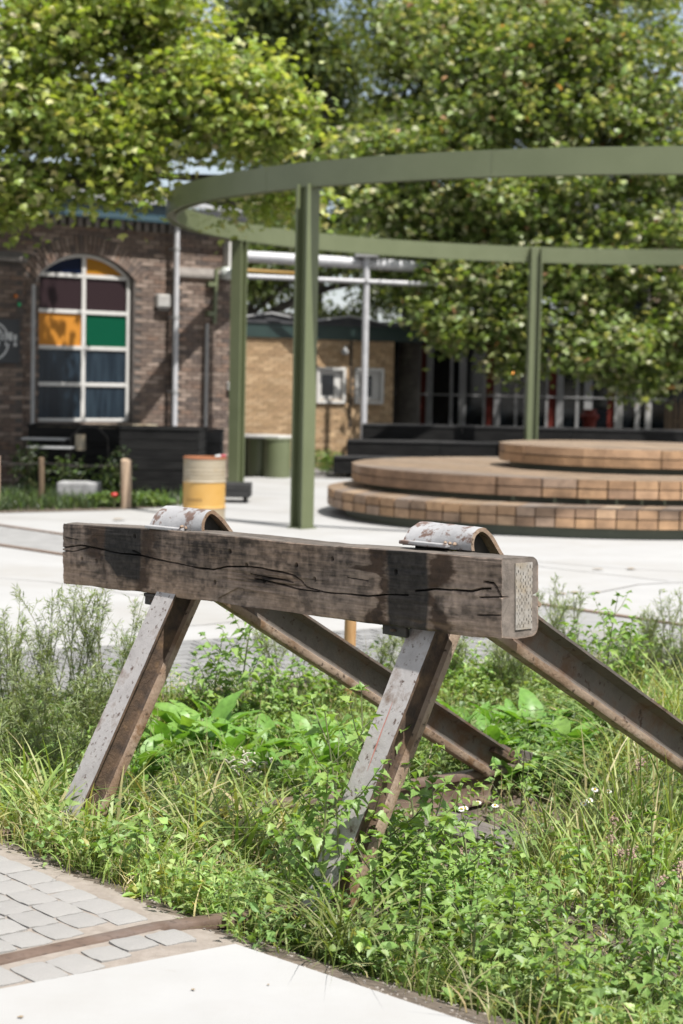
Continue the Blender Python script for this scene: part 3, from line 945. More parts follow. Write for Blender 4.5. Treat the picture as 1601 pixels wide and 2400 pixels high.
plank_box("black_plank_box", "tall black plank box standing left of the yellow drum", -2.98, -1.92, 23.9, 25.2, 0, 0.94, 7, MT["black_wood"], cat="box")
plank_box("grey_planter_box", "dark grey plank box between the black box and the brick pilaster", -2.05, -1.72, 25.4, 25.9, 0, 0.90, 5, MT["grey_wood"], cat="box")
plank_box("black_counter", "low black counter with open shelves under the arched window", -4.45, -3.02, 25.3, 26.0, 0, 0.92, 4, MT["black_wood"], cat="counter")
t = thing("trolley", "low black wooden trolley on castors behind the yellow drum", "trolley", (-1.62, 24.0, 0))
for k in range(2):
    m_ = MB(); m_.box(-0.42, 0.40, -0.3, 0.3, 0.075 + k * 0.09, 0.16 + k * 0.09); m_.build("board", MT["grey_wood"], t, bevel=0.006)
for sx in (-0.33, 0.33):
    for sy in (-0.22, 0.22):
        m_ = MB(); m_.tube([(sx - .012, sy, 0.03), (sx + .012, sy, 0.03)], 0.03, 12); m_.bar((sx, sy, 0.03), (sx - 0.01, sy, 0.074), 0.03, 0.03); m_.build("castor", MT["dark_steel"], t)

t = thing("steel_drum", "yellow and cream steel drum with a rusty rim", "drum", (-1.585, 20.6, 0))
prof = [(0.0, 0.0), (0.238, 0.0), (0.246, 0.012), (0.243, 0.03)]
for zz in np.arange(0.04, 0.73, 0.008):
    rr = 0.243
    for c0, a in ((0.165, 0.008), (0.465, 0.009)):
        rr += a * math.exp(-((zz - c0) / 0.010) ** 2)
    if 0.5 < zz < 0.62: rr += 0.0025 * math.sin((zz - 0.5) / 0.12 * 6 * math.pi)
    prof.append((rr, float(zz)))
prof += [(0.243, 0.722)]
body = MB()
body.lathe(prof, 48, 0, (0, 0, 0), mfun=lambda i: 1 if 0.155 < prof[i][1] < 0.455 else 0)
bo = body.build("body", [MT["cream"], MT["yellow"]], t, smooth=50)
m_ = MB(); m_.lathe([(0.236, 0.70), (0.236, 0.722), (0.248, 0.722), (0.250, 0.735), (0.245, 0.745), (0.236, 0.742), (0.234, 0.70)], 48); m_.lathe([(0.0, 0.705), (0.236, 0.705)], 48); m_.build("rim", MT["rim_rust"], t, smooth=50)
fc = bpy.data.curves.new("print", 'FONT'); fc.body = "omentia"; fc.size = 0.062; fc.resolution_u = 2
fo = bpy.data.objects.new("print_source", fc); COL.objects.link(fo)
bpy.context.view_layer.update()
fm = bpy.data.meshes.new_from_object(fo.evaluated_get(bpy.context.evaluated_depsgraph_get()))
bpy.data.objects.remove(fo)
for vtx in fm.vertices:
    a = math.radians(-90) - 0.85 + vtx.co.x / 0.246
    zz = 0.245 + vtx.co.y
    vtx.co = (0.2455 * math.cos(a), 0.2455 * math.sin(a), zz)
fm.materials.clear(); fm.materials.append(MT["ink"])
link("print", fm, t)
for k, (x, y, c, lab) in enumerate(((0.16, -0.13, (0.7, 0.7, 0.7), "crumpled white cup lying on the rim of the yellow drum"), (0.215, -0.05, (0.55, 0.12, 0.14), "small pink lid lying on the rim of the yellow drum"))):
    tt = thing("cup" if k == 0 else "lid", lab, "litter", (-1.585 + x, 20.6 + y, 0.742))
    m_ = MB(); m_.tube([(-0.03, 0, 0.014), (0.0, 0, 0.016), (0.03, 0, 0.018)], [0.014, 0.019, 0.022], 10); m_.build("shell", flat("litter_plastic", c, 0.4), tt, smooth=40)

for k, (x, y, h, r, lab) in enumerate(((-4.33, 22.4, 0.62, 0.045, "pale wooden post at the left edge of the photo, in the planted strip"), (-3.80, 22.6, 0.60, 0.038, "brown wooden post among the dark shrubs of the planted strip"), (-2.70, 22.35, 0.61, 0.068, "thick pale wooden post left of the black plank box"))):
    t = thing("wooden_post", lab, "post", (x, y, 0.0), group="wooden posts joined by a wire")
    m_ = MB(); m_.tube([(0, 0, -0.05), (0.004, 0, h * 0.5), (0, 0.003, h - 0.012), (0, 0, h)], [r * 1.03, r, r * 0.98, r * 0.9], 14); m_.build("stake", MT["post_wood"] if k != 1 else MT["reed"], t, smooth=50)
    m_ = MB(); m_.tube([(-r - .004, 0, h * 0.9), (r + .004, 0, h * 0.9 + 0.004)], 0.008, 6); m_.build("wire_staple", MT["dark_steel"], t)
m_ = MB()
for a, b in (((-4.33, 22.4, 0.56), (-3.80, 22.6, 0.54)), ((-3.80, 22.6, 0.54), (-2.70, 22.35, 0.55))):
    m_.tube([Vector(a).lerp(Vector(b), k / 8) - Vector((0, 0, 0.12 * (k / 8) * (1 - k / 8))) for k in range(9)], 0.006, 6)
tag(m_.build("fence_wire", MT["dark_steel"]), "thin grey wire sagging between the wooden posts of the planted strip", "wire")
t = thing("stone_block", "rough grey stone block lying in the planted strip under the arched window", "stone block", (-3.42, 23.3, 0))
V = []; nb = 9
u = np.linspace(-1, 1, nb)
m_ = MB(); m_.box(-0.27, 0.27, -0.2, 0.2, -0.03, 0.27); m_.build("block", MT["block"], t, bevel=0.03)
t = thing("wire_chair", "dark wire garden chair with pale rags on its back, before the black counter", "chair", (-3.45, 24.4, 0), 0.15)
m_ = MB()
for sx in (-1, 1): m_.tube([(sx * .28, -.25, 0), (sx * .26, -.22, .42), (sx * .27, .2, .45), (sx * .25, .27, .8), (sx * .12, .3, .93), (0, .3, .95)], 0.012, 6)
m_.build("frame", MT["dark_steel"], t)
m_ = MB()
for k in range(7): m_.tube([(-.26, -.22 + k * .07, .42), (.26, -.22 + k * .07, .42)], 0.007, 5)
m_.build("seat", MT["dark_steel"], t)
m_ = MB()
for sx in (-1, 1): m_.tube([(sx * .26, .24, .4), (sx * .28, .26, 0)], 0.012, 6)
m_.build("leg", MT["dark_steel"], t)
for x, zz, h in ((-0.12, 0.62, 0.22), (0.62, 0.66, 0.20)):
    if x > 0.3: continue
    m_ = MB(); m_.prism([(x + 0.07 * math.cos(a) * (1 + .2 * math.sin(3 * a)), 0.24 + 0.03 * math.sin(a)) for a in np.linspace(0, 6.0, 10)], zz, zz + h); m_.build("rag", MT["cream"], t)
for k, (x, y, zz) in enumerate(((-4.1, 24.7, 0.78), (-3.95, 24.3, 0.68))):
    t = thing("side_table", "small grey topped table " + ("behind" if k == 0 else "in front, lower of the two") + " left of the wire chair", "table", (x, y, 0), group="small grey tables in the planted strip")
    m_ = MB(); m_.box(-.3, .3, -.2, .2, zz - .025, zz); m_.build("tabletop", MT["greywhite"], t, bevel=0.005)
    for sx in (-.26, .26):
        for sy in (-.16, .16):
            m_ = MB(); m_.tube([(sx, sy, 0), (sx, sy, zz - .026)], 0.012, 6); m_.build("leg", MT["dark_steel"], t)

# planted strip soil
sheet("planted_strip", [(-9, 19.6), (-4.05, 21.15), (-2.9, 21.9), (-2.29, 22.6), (-2.05, 23.6), (-2.0, 25.6), (-8.6, 23.7)], None, 0.006, MT["soil"])

# ------------------------------------------------------------------ green drums with a white slab
for k, (x, y, r) in enumerate(((-1.70, 30.9, 0.20), (-1.42, 30.55, 0.20), (-1.10, 30.2, 0.225))):
    t = thing("green_drum", ("left", "middle", "right, largest")[k] + " of the three green drums under the white slab", "drum", (x, y, -0.03), group="green drums carrying a white slab")
    m_ = MB(); m_.lathe([(0.0, 0.0), (r * .98, 0.0), (r, .03), (r, .62), (r * .99, .66), (r * .93, .665), (r * .93, .68), (0, .68)], 36); m_.build("barrel", MT["green"], t, smooth=40)
    m_ = MB(); m_.lathe([(r, .655), (r + .012, .66), (r + .012, .68), (r, .685)], 36); m_.build("lip", MT["green"], t, smooth=40)
t = thing("white_slab", "white slab lying across the three green drums", "slab", (-1.40, 30.55, 0.656))
m_ = MB(); m_.box(-0.75, 0.52, -0.32, 0.3, 0, 0.045, M=Matrix.Rotation(-0.45, 4, 'Z')); m_.build("top", MT["white"], t, bevel=0.008)

# ------------------------------------------------------------------ yellow brick building
Y0 = (-0.74, 34.0, 0)
yel = facade("yellow_brick_building", "low yellow brick building with two small white framed windows and a dark green fascia", "building", Y0, 30)
WX = [(0.29, 0.81), (1.14, 1.66)]
WZ = (1.27, 1.84)
m_ = MB()
m_.box(-4.5, 1.97, 0.13, 5, -0.03, 2.42)
xs = [-4.5, WX[0][0], WX[0][1], WX[1][0], WX[1][1], 1.97]
for i in range(5):
    a, b = xs[i], xs[i + 1]
    if i in (1, 3):
        m_.box(a, b, 0.01, 0.12, -0.03, WZ[0]); m_.box(a, b, 0.01, 0.12, WZ[1], 2.42)
    else: m_.box(a, b, 0.01, 0.129, -0.03, 2.42)
m_.build("wall", MT["mortar2"], yel)
cells = []
z = 0.0; ri = 0
while z < 2.40:
    x = -1.75 + (0.105 if ri % 2 else 0)
    while x < 1.95:
        w = min(0.205, 1.96 - x)
        cx = x + w / 2
        inwin = any(a - 0.09 < cx < b + 0.09 for a, b in WX) and WZ[0] - 0.03 < z < WZ[1] + 0.03
        if not inwin and w > 0.04: cells.append((cx, z + 0.03, w, 0.054, 0, 0.0))
        x += 0.214
    z += 0.0645; ri += 1
YP = [(0.50, 0.345, 0.195), (0.54, 0.38, 0.22), (0.45, 0.305, 0.17), (0.58, 0.42, 0.25), (0.48, 0.33, 0.18)]
brick_run(yel, cells, YP, MT["brick"], seed=8)
m_ = MB(); m_.box(-4.6, 4.4, -0.05, 0.0, 2.42, 2.69); m_.build("fascia", MT["teal2"], yel, bevel=0.01)
m_ = MB(); m_.box(-4.7, 4.5, -0.08, 5.0, 2.692, 2.74); m_.build("roof", MT["roof_dark"], yel)
for k, x in enumerate((-0.75, 0.95, 3.2)):
    m_ = MB()
    m_.add([(x - 0.85, 0.0, 2.742), (x + 0.85, 0.0, 2.742), (x + 0.85, 1.2, 2.742), (x - 0.85, 1.2, 2.742), (x, 0.0, 2.87), (x, 1.2, 2.87)], [(0, 1, 4), (1, 2, 5, 4), (2, 3, 5), (3, 0, 4, 5)])
    sk = m_.build("skylight", MT["roof_dark"], yel)
    m_ = MB(); m_.bar((x - 0.88, -0.02, 2.75), (x, -0.02, 2.885), 0.04, 0.03); m_.bar((x, -0.02, 2.885), (x + 0.88, -0.02, 2.75), 0.04, 0.035); m_.build("skylight_edge", MT["greywhite"], sk)
for a, b in WX:
    m_ = MB()
    m_.box(a - .06, b + .06, -.05, .03, WZ[0] - .06, WZ[0]); m_.box(a - .06, b + .06, -.05, .03, WZ[1], WZ[1] + .06)
    m_.box(a - .06, a + .005, -.05, .03, WZ[0], WZ[1]); m_.box(b - .005, b + .06, -.05, .03, WZ[0], WZ[1])
    m_.box(a + .005, a + .085, 0.03, .08, WZ[0], WZ[1]); m_.box(b - .16, b - .005, 0.03, .08, WZ[0], WZ[1])
    m_.box(a + .085, b - .16, 0.03, .08, WZ[0], WZ[0] + .08); m_.box(a + .085, b - .16, 0.03, .08, WZ[1] - .08, WZ[1])
    w = m_.build("window", MT["white"], yel, bevel=0.006)
    m_ = MB(); m_.box(a + .085, b - .16, .05, .06, WZ[0] + .08, WZ[1] - .08); m_.build("pane", MT["glass"], w)
t = thing("wall_lamp", "small wall lamp with a dark cable on the yellow brick wall", "lamp", tuple(ORG[yel.name] @ Vector((0.92, 0, 1.95))), math.radians(30))
m_ = MB(); m_.lathe([(0.02, 0.1), (0.04, 0.05), (0.075, 0.0), (0.06, -0.05), (0.0, -0.06)], 14, 0, (-0.12, -0.1, 0.25)); m_.build("shade", MT["greywhite"], t, smooth=40)
m_ = MB(); m_.bar((-0.12, -0.1, 0.35), (0.06, -0.02, 0.36), 0.025, 0.025); m_.box(0.05, 0.085, -0.03, 0, -1.2, 0.5); m_.build("cable_duct", MT["dark_steel"], t)

# ------------------------------------------------------------------ glazed building, far middle to right
glz = facade("glazed_building", "long dark building with tall white mullions, red panels and glass doors", "building", (1.117, 40.0, 0), -12)
m_ = MB(); m_.box(-1.0, 6.4, 0.9, 5, -0.03, 3.0); m_.box(-1.0, 6.4, 0.1, 0.9, -0.03, 0.55); m_.build("wall", MT["black_wood"], glz)
m_ = MB(); m_.box(-1.2, 6.6, -0.35, 0.0, 2.53, 2.86); m_.build("fascia", MT["teal2"], glz, bevel=0.01)
m_ = MB(); m_.box(-1.3, 6.7, -0.4, 5.2, 2.862, 2.92); m_.build("roof", MT["roof_dark"], glz)
mull = [(.53, .05), (.79, .14), (1.28, .06), (1.53, .15), (2.02, .05), (2.30, .13), (2.72, .05), (2.98, .16), (3.40, .05), (3.68, .14), (4.06, .06), (4.30, .17), (4.96, .17), (5.36, .10), (5.60, .12)]
for x, w in mull:
    m_ = MB(); m_.box(x - w / 2, x + w / 2, 0.0, 0.09, 0.55, 2.53); m_.build("mullion", MT["white"] if x > 4.5 else MT["greywhite"], glz)
edges = [0.0] + [x for x, _ in mull] + [6.4]
for a, b in zip(edges[:-1], edges[1:]):
    red = any(a < r < b for r in (0.66, 2.16, 3.54, 4.7)) and b - a < 0.8
    if red and b - a > 0.3:
        m_ = MB(); m_.box(a + 0.03, b - 0.24, 0.05, 0.07, 0.56, 2.52); m_.build("pane", MT["glass"], glz)
        a = b - 0.27
    m_ = MB(); m_.box(a + 0.03, b - 0.03, 0.05, 0.07, 0.56, 2.52)
    m_.build("red_panel" if red else "pane", MT["red"] if red else MT["glass"], glz)
m_ = MB(); m_.box(0.0, 6.0, -0.02, -0.001, 1.37, 1.40); m_.box(0.0, 6.0, -0.03, -0.001, 0.555, 0.60); m_.build("rail", MT["greywhite"], glz)
lm, nt_, b_ = _nodes("warm_bulb")
b_.inputs["Emission Color"].default_value = (1.0, 0.42, 0.10, 1)
b_.inputs["Emission Strength"].default_value = 2.5
b_.inputs["Base Color"].default_value = (0.8, 0.4, 0.1, 1)
t = thing("hanging_bulb", "small warm lit bulb hanging before the glass of the dark building", "bulb", (3.62, 38.9, 1.90))
m_ = MB(); m_.lathe([(0.001, -0.05), (0.04, -0.02), (0.042, 0.015), (0.018, 0.05)], 14); m_.build("bulb", lm, t, smooth=60)
m_ = MB(); m_.tube([(0, 0, 0.05), (0, 0, 0.66)], 0.008, 6); m_.build("flex", MT["dark_steel"], t)
t = thing("red_urn", "red urn with flared shoulders before the white doors", "urn", (5.1, 37.2, -0.03))
m_ = MB(); m_.lathe([(0.0, 0.0), (0.15, 0.0), (0.15, 0.72), (0.16, 0.76), (0.13, 0.80), (0.14, 0.95), (0.20, 1.02), (0.215, 1.06), (0.15, 1.10), (0.13, 1.16), (0.0, 1.17)], 22); m_.build("body", MT["red"], t, smooth=40)
m_ = MB(); m_.lathe([(0.13, 1.165), (0.15, 1.17), (0.15, 1.19), (0.12, 1.19)], 22); m_.build("rim", MT["red"], t, smooth=40)
t = thing("reed_screen", "brown reed screen standing at the right edge of the photo", "screen", (6.9, 36.2, -0.03))
for k in range(26):
    m_ = MB(); rr = random.Random(k); x = -0.42 + k * 0.036
    m_.tube([(x, rr.uniform(-.02, .02), 0), (x + rr.uniform(-.02, .02), rr.uniform(-.02, .02), 1.42 + rr.uniform(-.1, .06))], 0.015, 5); m_.build("reed", MT["reed"], t)
for zz in (0.4, 1.0):
    m_ = MB(); m_.tube([(-0.44, -0.03, zz), (0.52, -0.03, zz)], 0.012, 5); m_.build("tie_rod", MT["reed"], t)
tanb = facade("tan_house", "tan walled house glimpsed through the leaves at the right", "building", (6.2, 47.0, 0), -8)
m_ = MB(); m_.box(0, 9, 0, 6, -0.03, 6.0); m_.build("wall", MT["tan"], tanb)
for x in (0.8, 2.6, 4.4):
    m_ = MB(); m_.box(x, x + 0.9, -0.03, 0.02, 1.0, 2.4); m_.box(x, x + .9, -.03, .02, 3.4, 4.8); w = m_.build("window", MT["white"], tanb)
    m_ = MB(); m_.box(x + .08, x + .82, -0.045, -0.03, 1.08, 2.32); m_.box(x + .08, x + .82, -0.045, -0.03, 3.48, 4.72); m_.build("pane", MT["glass"], w)
m_ = MB(); m_.add([(-.3, -.3, 6.0), (9.3, -.3, 6.0), (9.3, 6.3, 6.0), (-.3, 6.3, 6.0), (-.3, 3, 7.6), (9.3, 3, 7.6)], [(0, 1, 5, 4), (1, 2, 5), (2, 3, 4, 5), (3, 0, 4)]); m_.build("roof", MT["roof_dark"], tanb)

# ------------------------------------------------------------------ pipe bridge
t = thing("pipe_bridge", "overhead pipe bridge of pale pipes carried by a thin white post", "pipe bridge", (0.375, 33.7, -0.03))
m_ = MB(); m_.tube([(-4.4, -1.0, 3.97), (-0.1, 0.0, 3.87)], 0.105, 18); m_.tube([(-0.1, 0, 3.87), (6.5, 1.8, 3.72)], 0.105, 18); m_.build("large_pipe", MT["pipe"], t, smooth=40)
m_ = MB(); m_.tube([(-4.4, -1.0, 3.72), (-1.3, -0.25, 3.65)], 0.038, 10); m_.build("yellow_pipe", MT["pipe_y"], t, smooth=40)
m_ = MB(); m_.tube([(-4.4, -1.0, 3.58), (1.6, 0.1, 3.50), (5.4, 0.8, 3.42)], 0.045, 10); m_.build("thin_pipe", MT["pipe"], t, smooth=40)
m_ = MB(); m_.tube([(0.0, -0.16, 0), (0.0, -0.16, 3.98)], 0.062, 12); m_.build("post", MT["pipe"], t, smooth=40)
m_ = MB(); m_.box(-.22, .22, -.3, .3, 3.98, 4.02); m_.box(-.03, .03, -.3, .3, 3.52, 3.56); m_.build("bracket", MT["greywhite"], t)

# ------------------------------------------------------------------ black stepped seating behind the deck
for k, (x0, x1, y, z0, z1, cuts, lab) in enumerate((
        (-0.16, 4.6, 31.0, 0.075, 0.33, (1.7,), "low front step of black seating with small feet, left of the wooden deck"),
        (0.07, 4.8, 31.7, 0.0, 0.60, (1.72, 3.2), "middle step of the black seating behind the wooden deck"),
        (0.34, 6.4, 32.4, 0.0, 0.87, (2.15, 4.1), "tallest back step of the black seating, below the glazed building"))):
    t = thing("black_bench_step", lab, "bench", (x0, y, -0.03), -0.03, group="black stepped seating")
    cuts = (0,) + tuple(c - x0 for c in cuts) + (x1 - x0,)
    for a, b in zip(cuts[:-1], cuts[1:]):
        m_ = MB(); m_.box(a + .004, b - .004, 0.0, 0.03, z0, z1); m_.build("front_board", MT["black_wood"], t, bevel=0.004)
        m_ = MB(); m_.box(a + .004, b - .004, -0.015, 0.72, z1 + .001, z1 + 0.035); m_.build("seat_board", MT["grey_wood"], t, bevel=0.004)
    m_ = MB(); m_.box(0, 0.03, 0.031, 0.7, z0, z1); m_.build("end_board", MT["black_wood"], t)
    if z0 > 0:
        for x in (0.12, 2.0, 4.0):
            m_ = MB(); m_.box(x, x + .05, .04, .09, 0, z0); m_.build("foot", MT["dark_steel"], t)

# ------------------------------------------------------------------ round wooden deck of three tiers
deck = thing("tiered_round_deck", "round wooden deck of three stacked discs made of thick planks", "deck", (2.95, 22.4, 0))
rd = random.Random(12)
WP = [(0.40, 0.275, 0.175), (0.45, 0.32, 0.215), (0.35, 0.235, 0.145), (0.31, 0.23, 0.17), (0.48, 0.355, 0.245), (0.29, 0.205, 0.145), (0.42, 0.29, 0.18), (0.34, 0.265, 0.21), (0.39, 0.265, 0.16)]


def disc(cx, cy, R, z0, z1, pdir, w=0.215, gap=0.015):
    """planks running square to pdir, cut by the circle; two layers"""
    p = Vector((math.cos(pdir), math.sin(pdir), 0))
    q_ = Vector((-p.y, p.x, 0))
    a = -R
    zm = (z0 + z1) / 2
    i = 0
    while a < R - 0.02:
        b = min(a + w - gap, R)
        if R - b < 0.05: b = R
        ts = np.linspace(a, b, 7 if (abs(a) < R * .9 and abs(b) < R * .9) else 13)
        up_ = [(t, math.sqrt(max(R * R - t * t, 0))) for t in ts]
        poly = up_ + [(t, -h) for t, h in up_[::-1]]
        pts = []
        for t, h in poly:
            c = p * t + q_ * h
            pt = (cx + c.x, cy + c.y)
            if not pts or (abs(pt[0] - pts[-1][0]) + abs(pt[1] - pts[-1][1])) > 1e-4: pts.append(pt)
        if abs(pts[0][0] - pts[-1][0]) + abs(pts[0][1] - pts[-1][1]) < 1e-4: pts.pop()
        ar = sum(pts[k][0] * pts[(k + 1) % len(pts)][1] - pts[(k + 1) % len(pts)][0] * pts[k][1] for k in range(len(pts)))
        if ar < 0: pts = pts[::-1]
        for k, (za, zb) in enumerate(((z0, zm - 0.006), (zm + 0.006, z1))):
            mb = MB()
            f = rd.uniform(0.9, 1.1)
            c = WP[rd.randrange(len(WP))]
            mb.cur = tuple(x * f for x in c)
            dz = rd.uniform(-0.002, 0.002)
            mb.prism(pts, za + dz, zb + dz, 0, 1)
            mb.build("deck_plank", [MT["deck"], MT["deck_top"]], deck, world=True, col=True)
        a += w
        i += 1


def toe(cx, cy, R, z0, z1):
    mb = MB(); mb.lathe([(R, z0), (R, z1)], 96, 0, (cx, cy, 0))
    mb.build("base_ring", MT["green_dark"], deck, world=True, smooth=40)


disc(3.04, 22.42, 3.22, 0.118, 0.325, math.radians(-17))
toe(3.02, 22.25, 2.97, 0.0, 0.117)
disc(3.10, 22.85, 2.98, 0.40, 0.605, math.radians(224))
toe(3.10, 22.85, 2.80, 0.327, 0.399)
disc(3.75, 22.95, 1.74, 0.685, 0.90, math.radians(240), w=0.36)
toe(3.75, 22.95, 1.6, 0.607, 0.684)

# ------------------------------------------------------------------ green ring pergola
RC, RR = Vector((4.405, 24.69, 0)), 6.85
perg = thing("ring_pergola", "large olive green steel ring carried on slim green posts", "pergola", tuple(RC))
seg = 160
prof = [(RR, 3.76), (RR, 4.03), (RR - 0.14, 4.03), (RR - 0.14, 3.76), (RR - 0.112, 3.76), (RR - 0.112, 3.79), (RR - 0.028, 3.79), (RR - 0.028, 3.76)]
mb = MB()
n = len(prof)
vs_ = [(r * math.cos(k * 2 * math.pi / seg), r * math.sin(k * 2 * math.pi / seg), z) for k in range(seg) for r, z in prof]
mb.add(vs_, [(k * n + j, ((k + 1) % seg) * n + j, ((k + 1) % seg) * n + (j + 1) % n, k * n + (j + 1) % n) for k in range(seg) for j in range(n)])
ring = mb.build("ring_beam", MT["green"], perg, smooth=30)
for k in range(14):
    a = k * 2 * math.pi / 14 + 0.23
    mb = MB(); d = Vector((math.cos(a), math.sin(a), 0)); e = Vector((-d.y, d.x, 0))
    M = Matrix(((d.x, e.x, 0, 0), (d.y, e.y, 0, 0), (0, 0, 1, 0), (0, 0, 0, 1)))
    mb.box(RR - 0.001, RR + 0.002, -0.006, 0.006, 3.762, 4.028, 0, M)
    mb.box(RR - 0.143, RR - 0.139, -0.03, 0.03, 3.762, 4.028, 0, M)
    mb.build("seam", MT["green"], ring)
for k, (x, y, top) in enumerate(((-0.44, 19.92, 3.79), (-1.64, 27.78, 4.0), (3.27, 31.22, 4.0), (10.6, 22.0, 3.79), (7.5, 19.2, 3.79), (9.2, 29.4, 3.79))):
    r = (Vector((x, y, 0)) - RC)
    r.z = 0
    r.normalize()
    tg = Vector((-r.y, r.x, 0))
    base = RC + r * (RR - (0.22 if k == 2 else 0.05)) - RC
    M = Matrix(((tg.x, r.x, 0, base.x), (tg.y, r.y, 0, base.y), (0, 0, 1, 0), (0, 0, 0, 1)))
    mb = MB()
    for sg in (-1, 1):
        mb.box(sg * 0.084 - 0.013, sg * 0.084 + 0.013, -0.092, 0.092, 0.012, top, 0, M)
    mb.box(-0.071, 0.071, -0.012, 0.012, 0.012, top, 0, M)
    po = mb.build("post", MT["green"], perg, bevel=0.003)
    mb = MB(); mb.box(-0.12, 0.12, -0.12, 0.12, 0.0, 0.012, 0, M); mb.build("base_plate", MT["green"], po)

# ------------------------------------------------------------------ the buffer stop
BASE = tn(3.7, 5.04, -0.2)
stop = thing("buffer_stop", "old railway buffer stop: a weathered timber beam bolted across two bent rails", "buffer stop", tuple(BASE))

TLc = Vector((-1.174, 7.56, 0.761))             # lower left corner of the beam's front face
EX = Vector((0.6496, -0.7595, 0.0351)).normalized()
EY = Vector((0.7599, 0.65, 0.0)).normalized()   # into the beam, away from the front
EZ = EX.cross(EY).normalized()
BL, BD, BH = 2.595, 0.165, 0.26

CRACKS = [
    ([(0.0, 0.157), (0.139, 0.172), (0.313, 0.161), (0.434, 0.151), (0.586, 0.15), (0.689, 0.141), (0.789, 0.135), (0.876, 0.129), (0.973, 0.122), (1.067, 0.123), (1.15, 0.139), (1.27, 0.15), (1.359, 0.151), (1.417, 0.147), (1.493, 0.144), (1.567, 0.136), (1.629, 0.099), (1.737, 0.089), (1.869, 0.093), (1.954, 0.093), (2.045, 0.104), (2.159, 0.112)], 0.0033, 0.028),
    ([(0.0, 0.142), (0.10, 0.146), (0.2, 0.165)], 0.003, 0.015),
    ([(2.2, 0.128), (2.285, 0.14), (2.377, 0.144), (2.459, 0.146), (2.503, 0.156), (2.547, 0.159)], 0.0036, 0.025),
    ([(2.518, 0.179), (2.558, 0.177), (2.575, 0.163), (2.586, 0.144), (2.595, 0.134)], 0.004, 0.03),
    ([(2.50, 0.129), (2.595, 0.137)], 0.0028, 0.015), ([(2.49, 0.072), (2.59, 0.078)], 0.0022, 0.012),
    ([(0.528, 0.166), (0.58, 0.155)], 0.003, 0.015), ([(1.319, 0.106), (1.416, 0.103), (1.574, 0.09), (1.70, 0.088)], 0.003, 0.016),
    ([(1.30, 0.125), (1.42, 0.118), (1.55, 0.112)], 0.0025, 0.012), ([(1.85, 0.15), (1.96, 0.145)], 0.002, 0.008), ([(0.02, 0.20), (0.12, 0.193)], 0.002, 0.008)]
FLAKE = [(1.10, 0.018), (1.128, 0.029), (1.22, 0.065), (1.397, 0.061), (1.574, 0.055), (1.66, 0.02)]
HOLES = [(1.176, 0.199), (1.275, 0.154), (1.077, 0.075), (1.373, 0.102), (1.572, 0.177), (0.541, 0.225), (1.672, 0.131), (2.101, 0.184), (0.15, 0.115), (0.26, 0.112), (1.77, 0.21)]


def polyd(x, z, pts):
    """distance to a polyline and the height difference to it"""
    D = np.full(np.shape(x), 9.0)
    for (xa, za), (xb, zb) in zip(pts[:-1], pts[1:]):
        dx, dz = xb - xa, zb - za
        t = np.clip(((x - xa) * dx + (z - za) * dz) / (dx * dx + dz * dz), 0, 1)
        D = np.minimum(D, np.hypot(x - xa - t * dx, z - za - t * dz))
    return D


NX = 760
xs = np.linspace(0, BL, NX)
# cross-section outline as (y, z, side): front up, top back, back down, bottom forward
sec = []
for v in np.concatenate([[0.004], np.linspace(0.007, BH - 0.007, 150), [BH - 0.004]]): sec.append((0.0, v, 0))
for v in np.linspace(0.005, BD - 0.03, 22): sec.append((v, BH, 1))
for a in np.linspace(0.15, 1.42, 6): sec.append((BD - 0.03 + 0.03 * math.sin(a), BH - 0.03 + 0.03 * math.cos(a), 1))
for v in np.linspace(BH - 0.03, 0.03, 26): sec.append((BD, v, 2))
for a in np.linspace(0.15, 1.42, 6): sec.append((BD - 0.03 + 0.03 * math.cos(a), 0.03 - 0.03 * math.sin(a), 3))
for v in np.linspace(BD - 0.032, 0.006, 18): sec.append((v, 0.0, 3))
sec = np.array(sec)
NS = len(sec)
X, Yb = np.meshgrid(xs, sec[:, 0], indexing='ij')
Zb = np.broadcast_to(sec[:, 1], X.shape).copy()
SD = np.broadcast_to(sec[:, 2], X.shape)
Yb = Yb.copy()
front, topf, backf, botf = SD == 0, SD == 1, SD == 2, SD == 3
dep = np.zeros(X.shape)
wig = 0.004 * (fbm(X * 14, Zb * 30, 0, 71, 3) - 0.5)
crk = np.zeros(X.shape)
for pts, w, d in CRACKS:
    D = polyd(X, Zb + wig, pts)
    ww = w * (0.25 + 0.95 * vnoise(X * 11, 0.5, 0, 72))
    c = np.clip(1.25 - D / ww, 0, 1)
    dep += d * c * front
    crk = np.maximum(crk, c * front)
hol = np.zeros(X.shape)
for hx, hz in HOLES:
    c = np.clip(1.6 - np.hypot(X - hx, (Zb - hz) * 0.85) / 0.0055, 0, 1)
    dep += 0.02 * c * front
    hol = np.maximum(hol, c * front)
# flake broken away along the lower edge
fl = np.interp(X, [p[0] for p in FLAKE], [p[1] for p in FLAKE])
dep += np.where(front & (Zb < fl) & (X > 1.1) & (X < 1.66), 0.007, 0)
grain = fbm(X * 3.2, Zb * 75, 0, 73, 4) - 0.5
dep += (0.0055 * grain + 0.007 * (fbm(X * 1.6, Zb * 9, 0, 74, 3) - 0.5)) * front
rough_mid = np.exp(-((X - 1.38) / 0.22) ** 2) * np.exp(-((Zb - 0.115) / 0.035) ** 2)
dep += rough_mid * 0.012 * np.clip(fbm(X * 6, Zb * 110, 0, 75, 3) - 0.42, 0, 1) * 3 * front
knot = np.exp(-(((X - 2.52) / 0.06) ** 2 + ((Zb - 0.12) / 0.035) ** 2))
dep += knot * 0.010 * (fbm(X * 22 + Zb * 30, Zb * 70 + 4 * np.sin(X * 40), 0, 119, 3) - 0.5) * front
Yb += np.where(front, dep, 0)
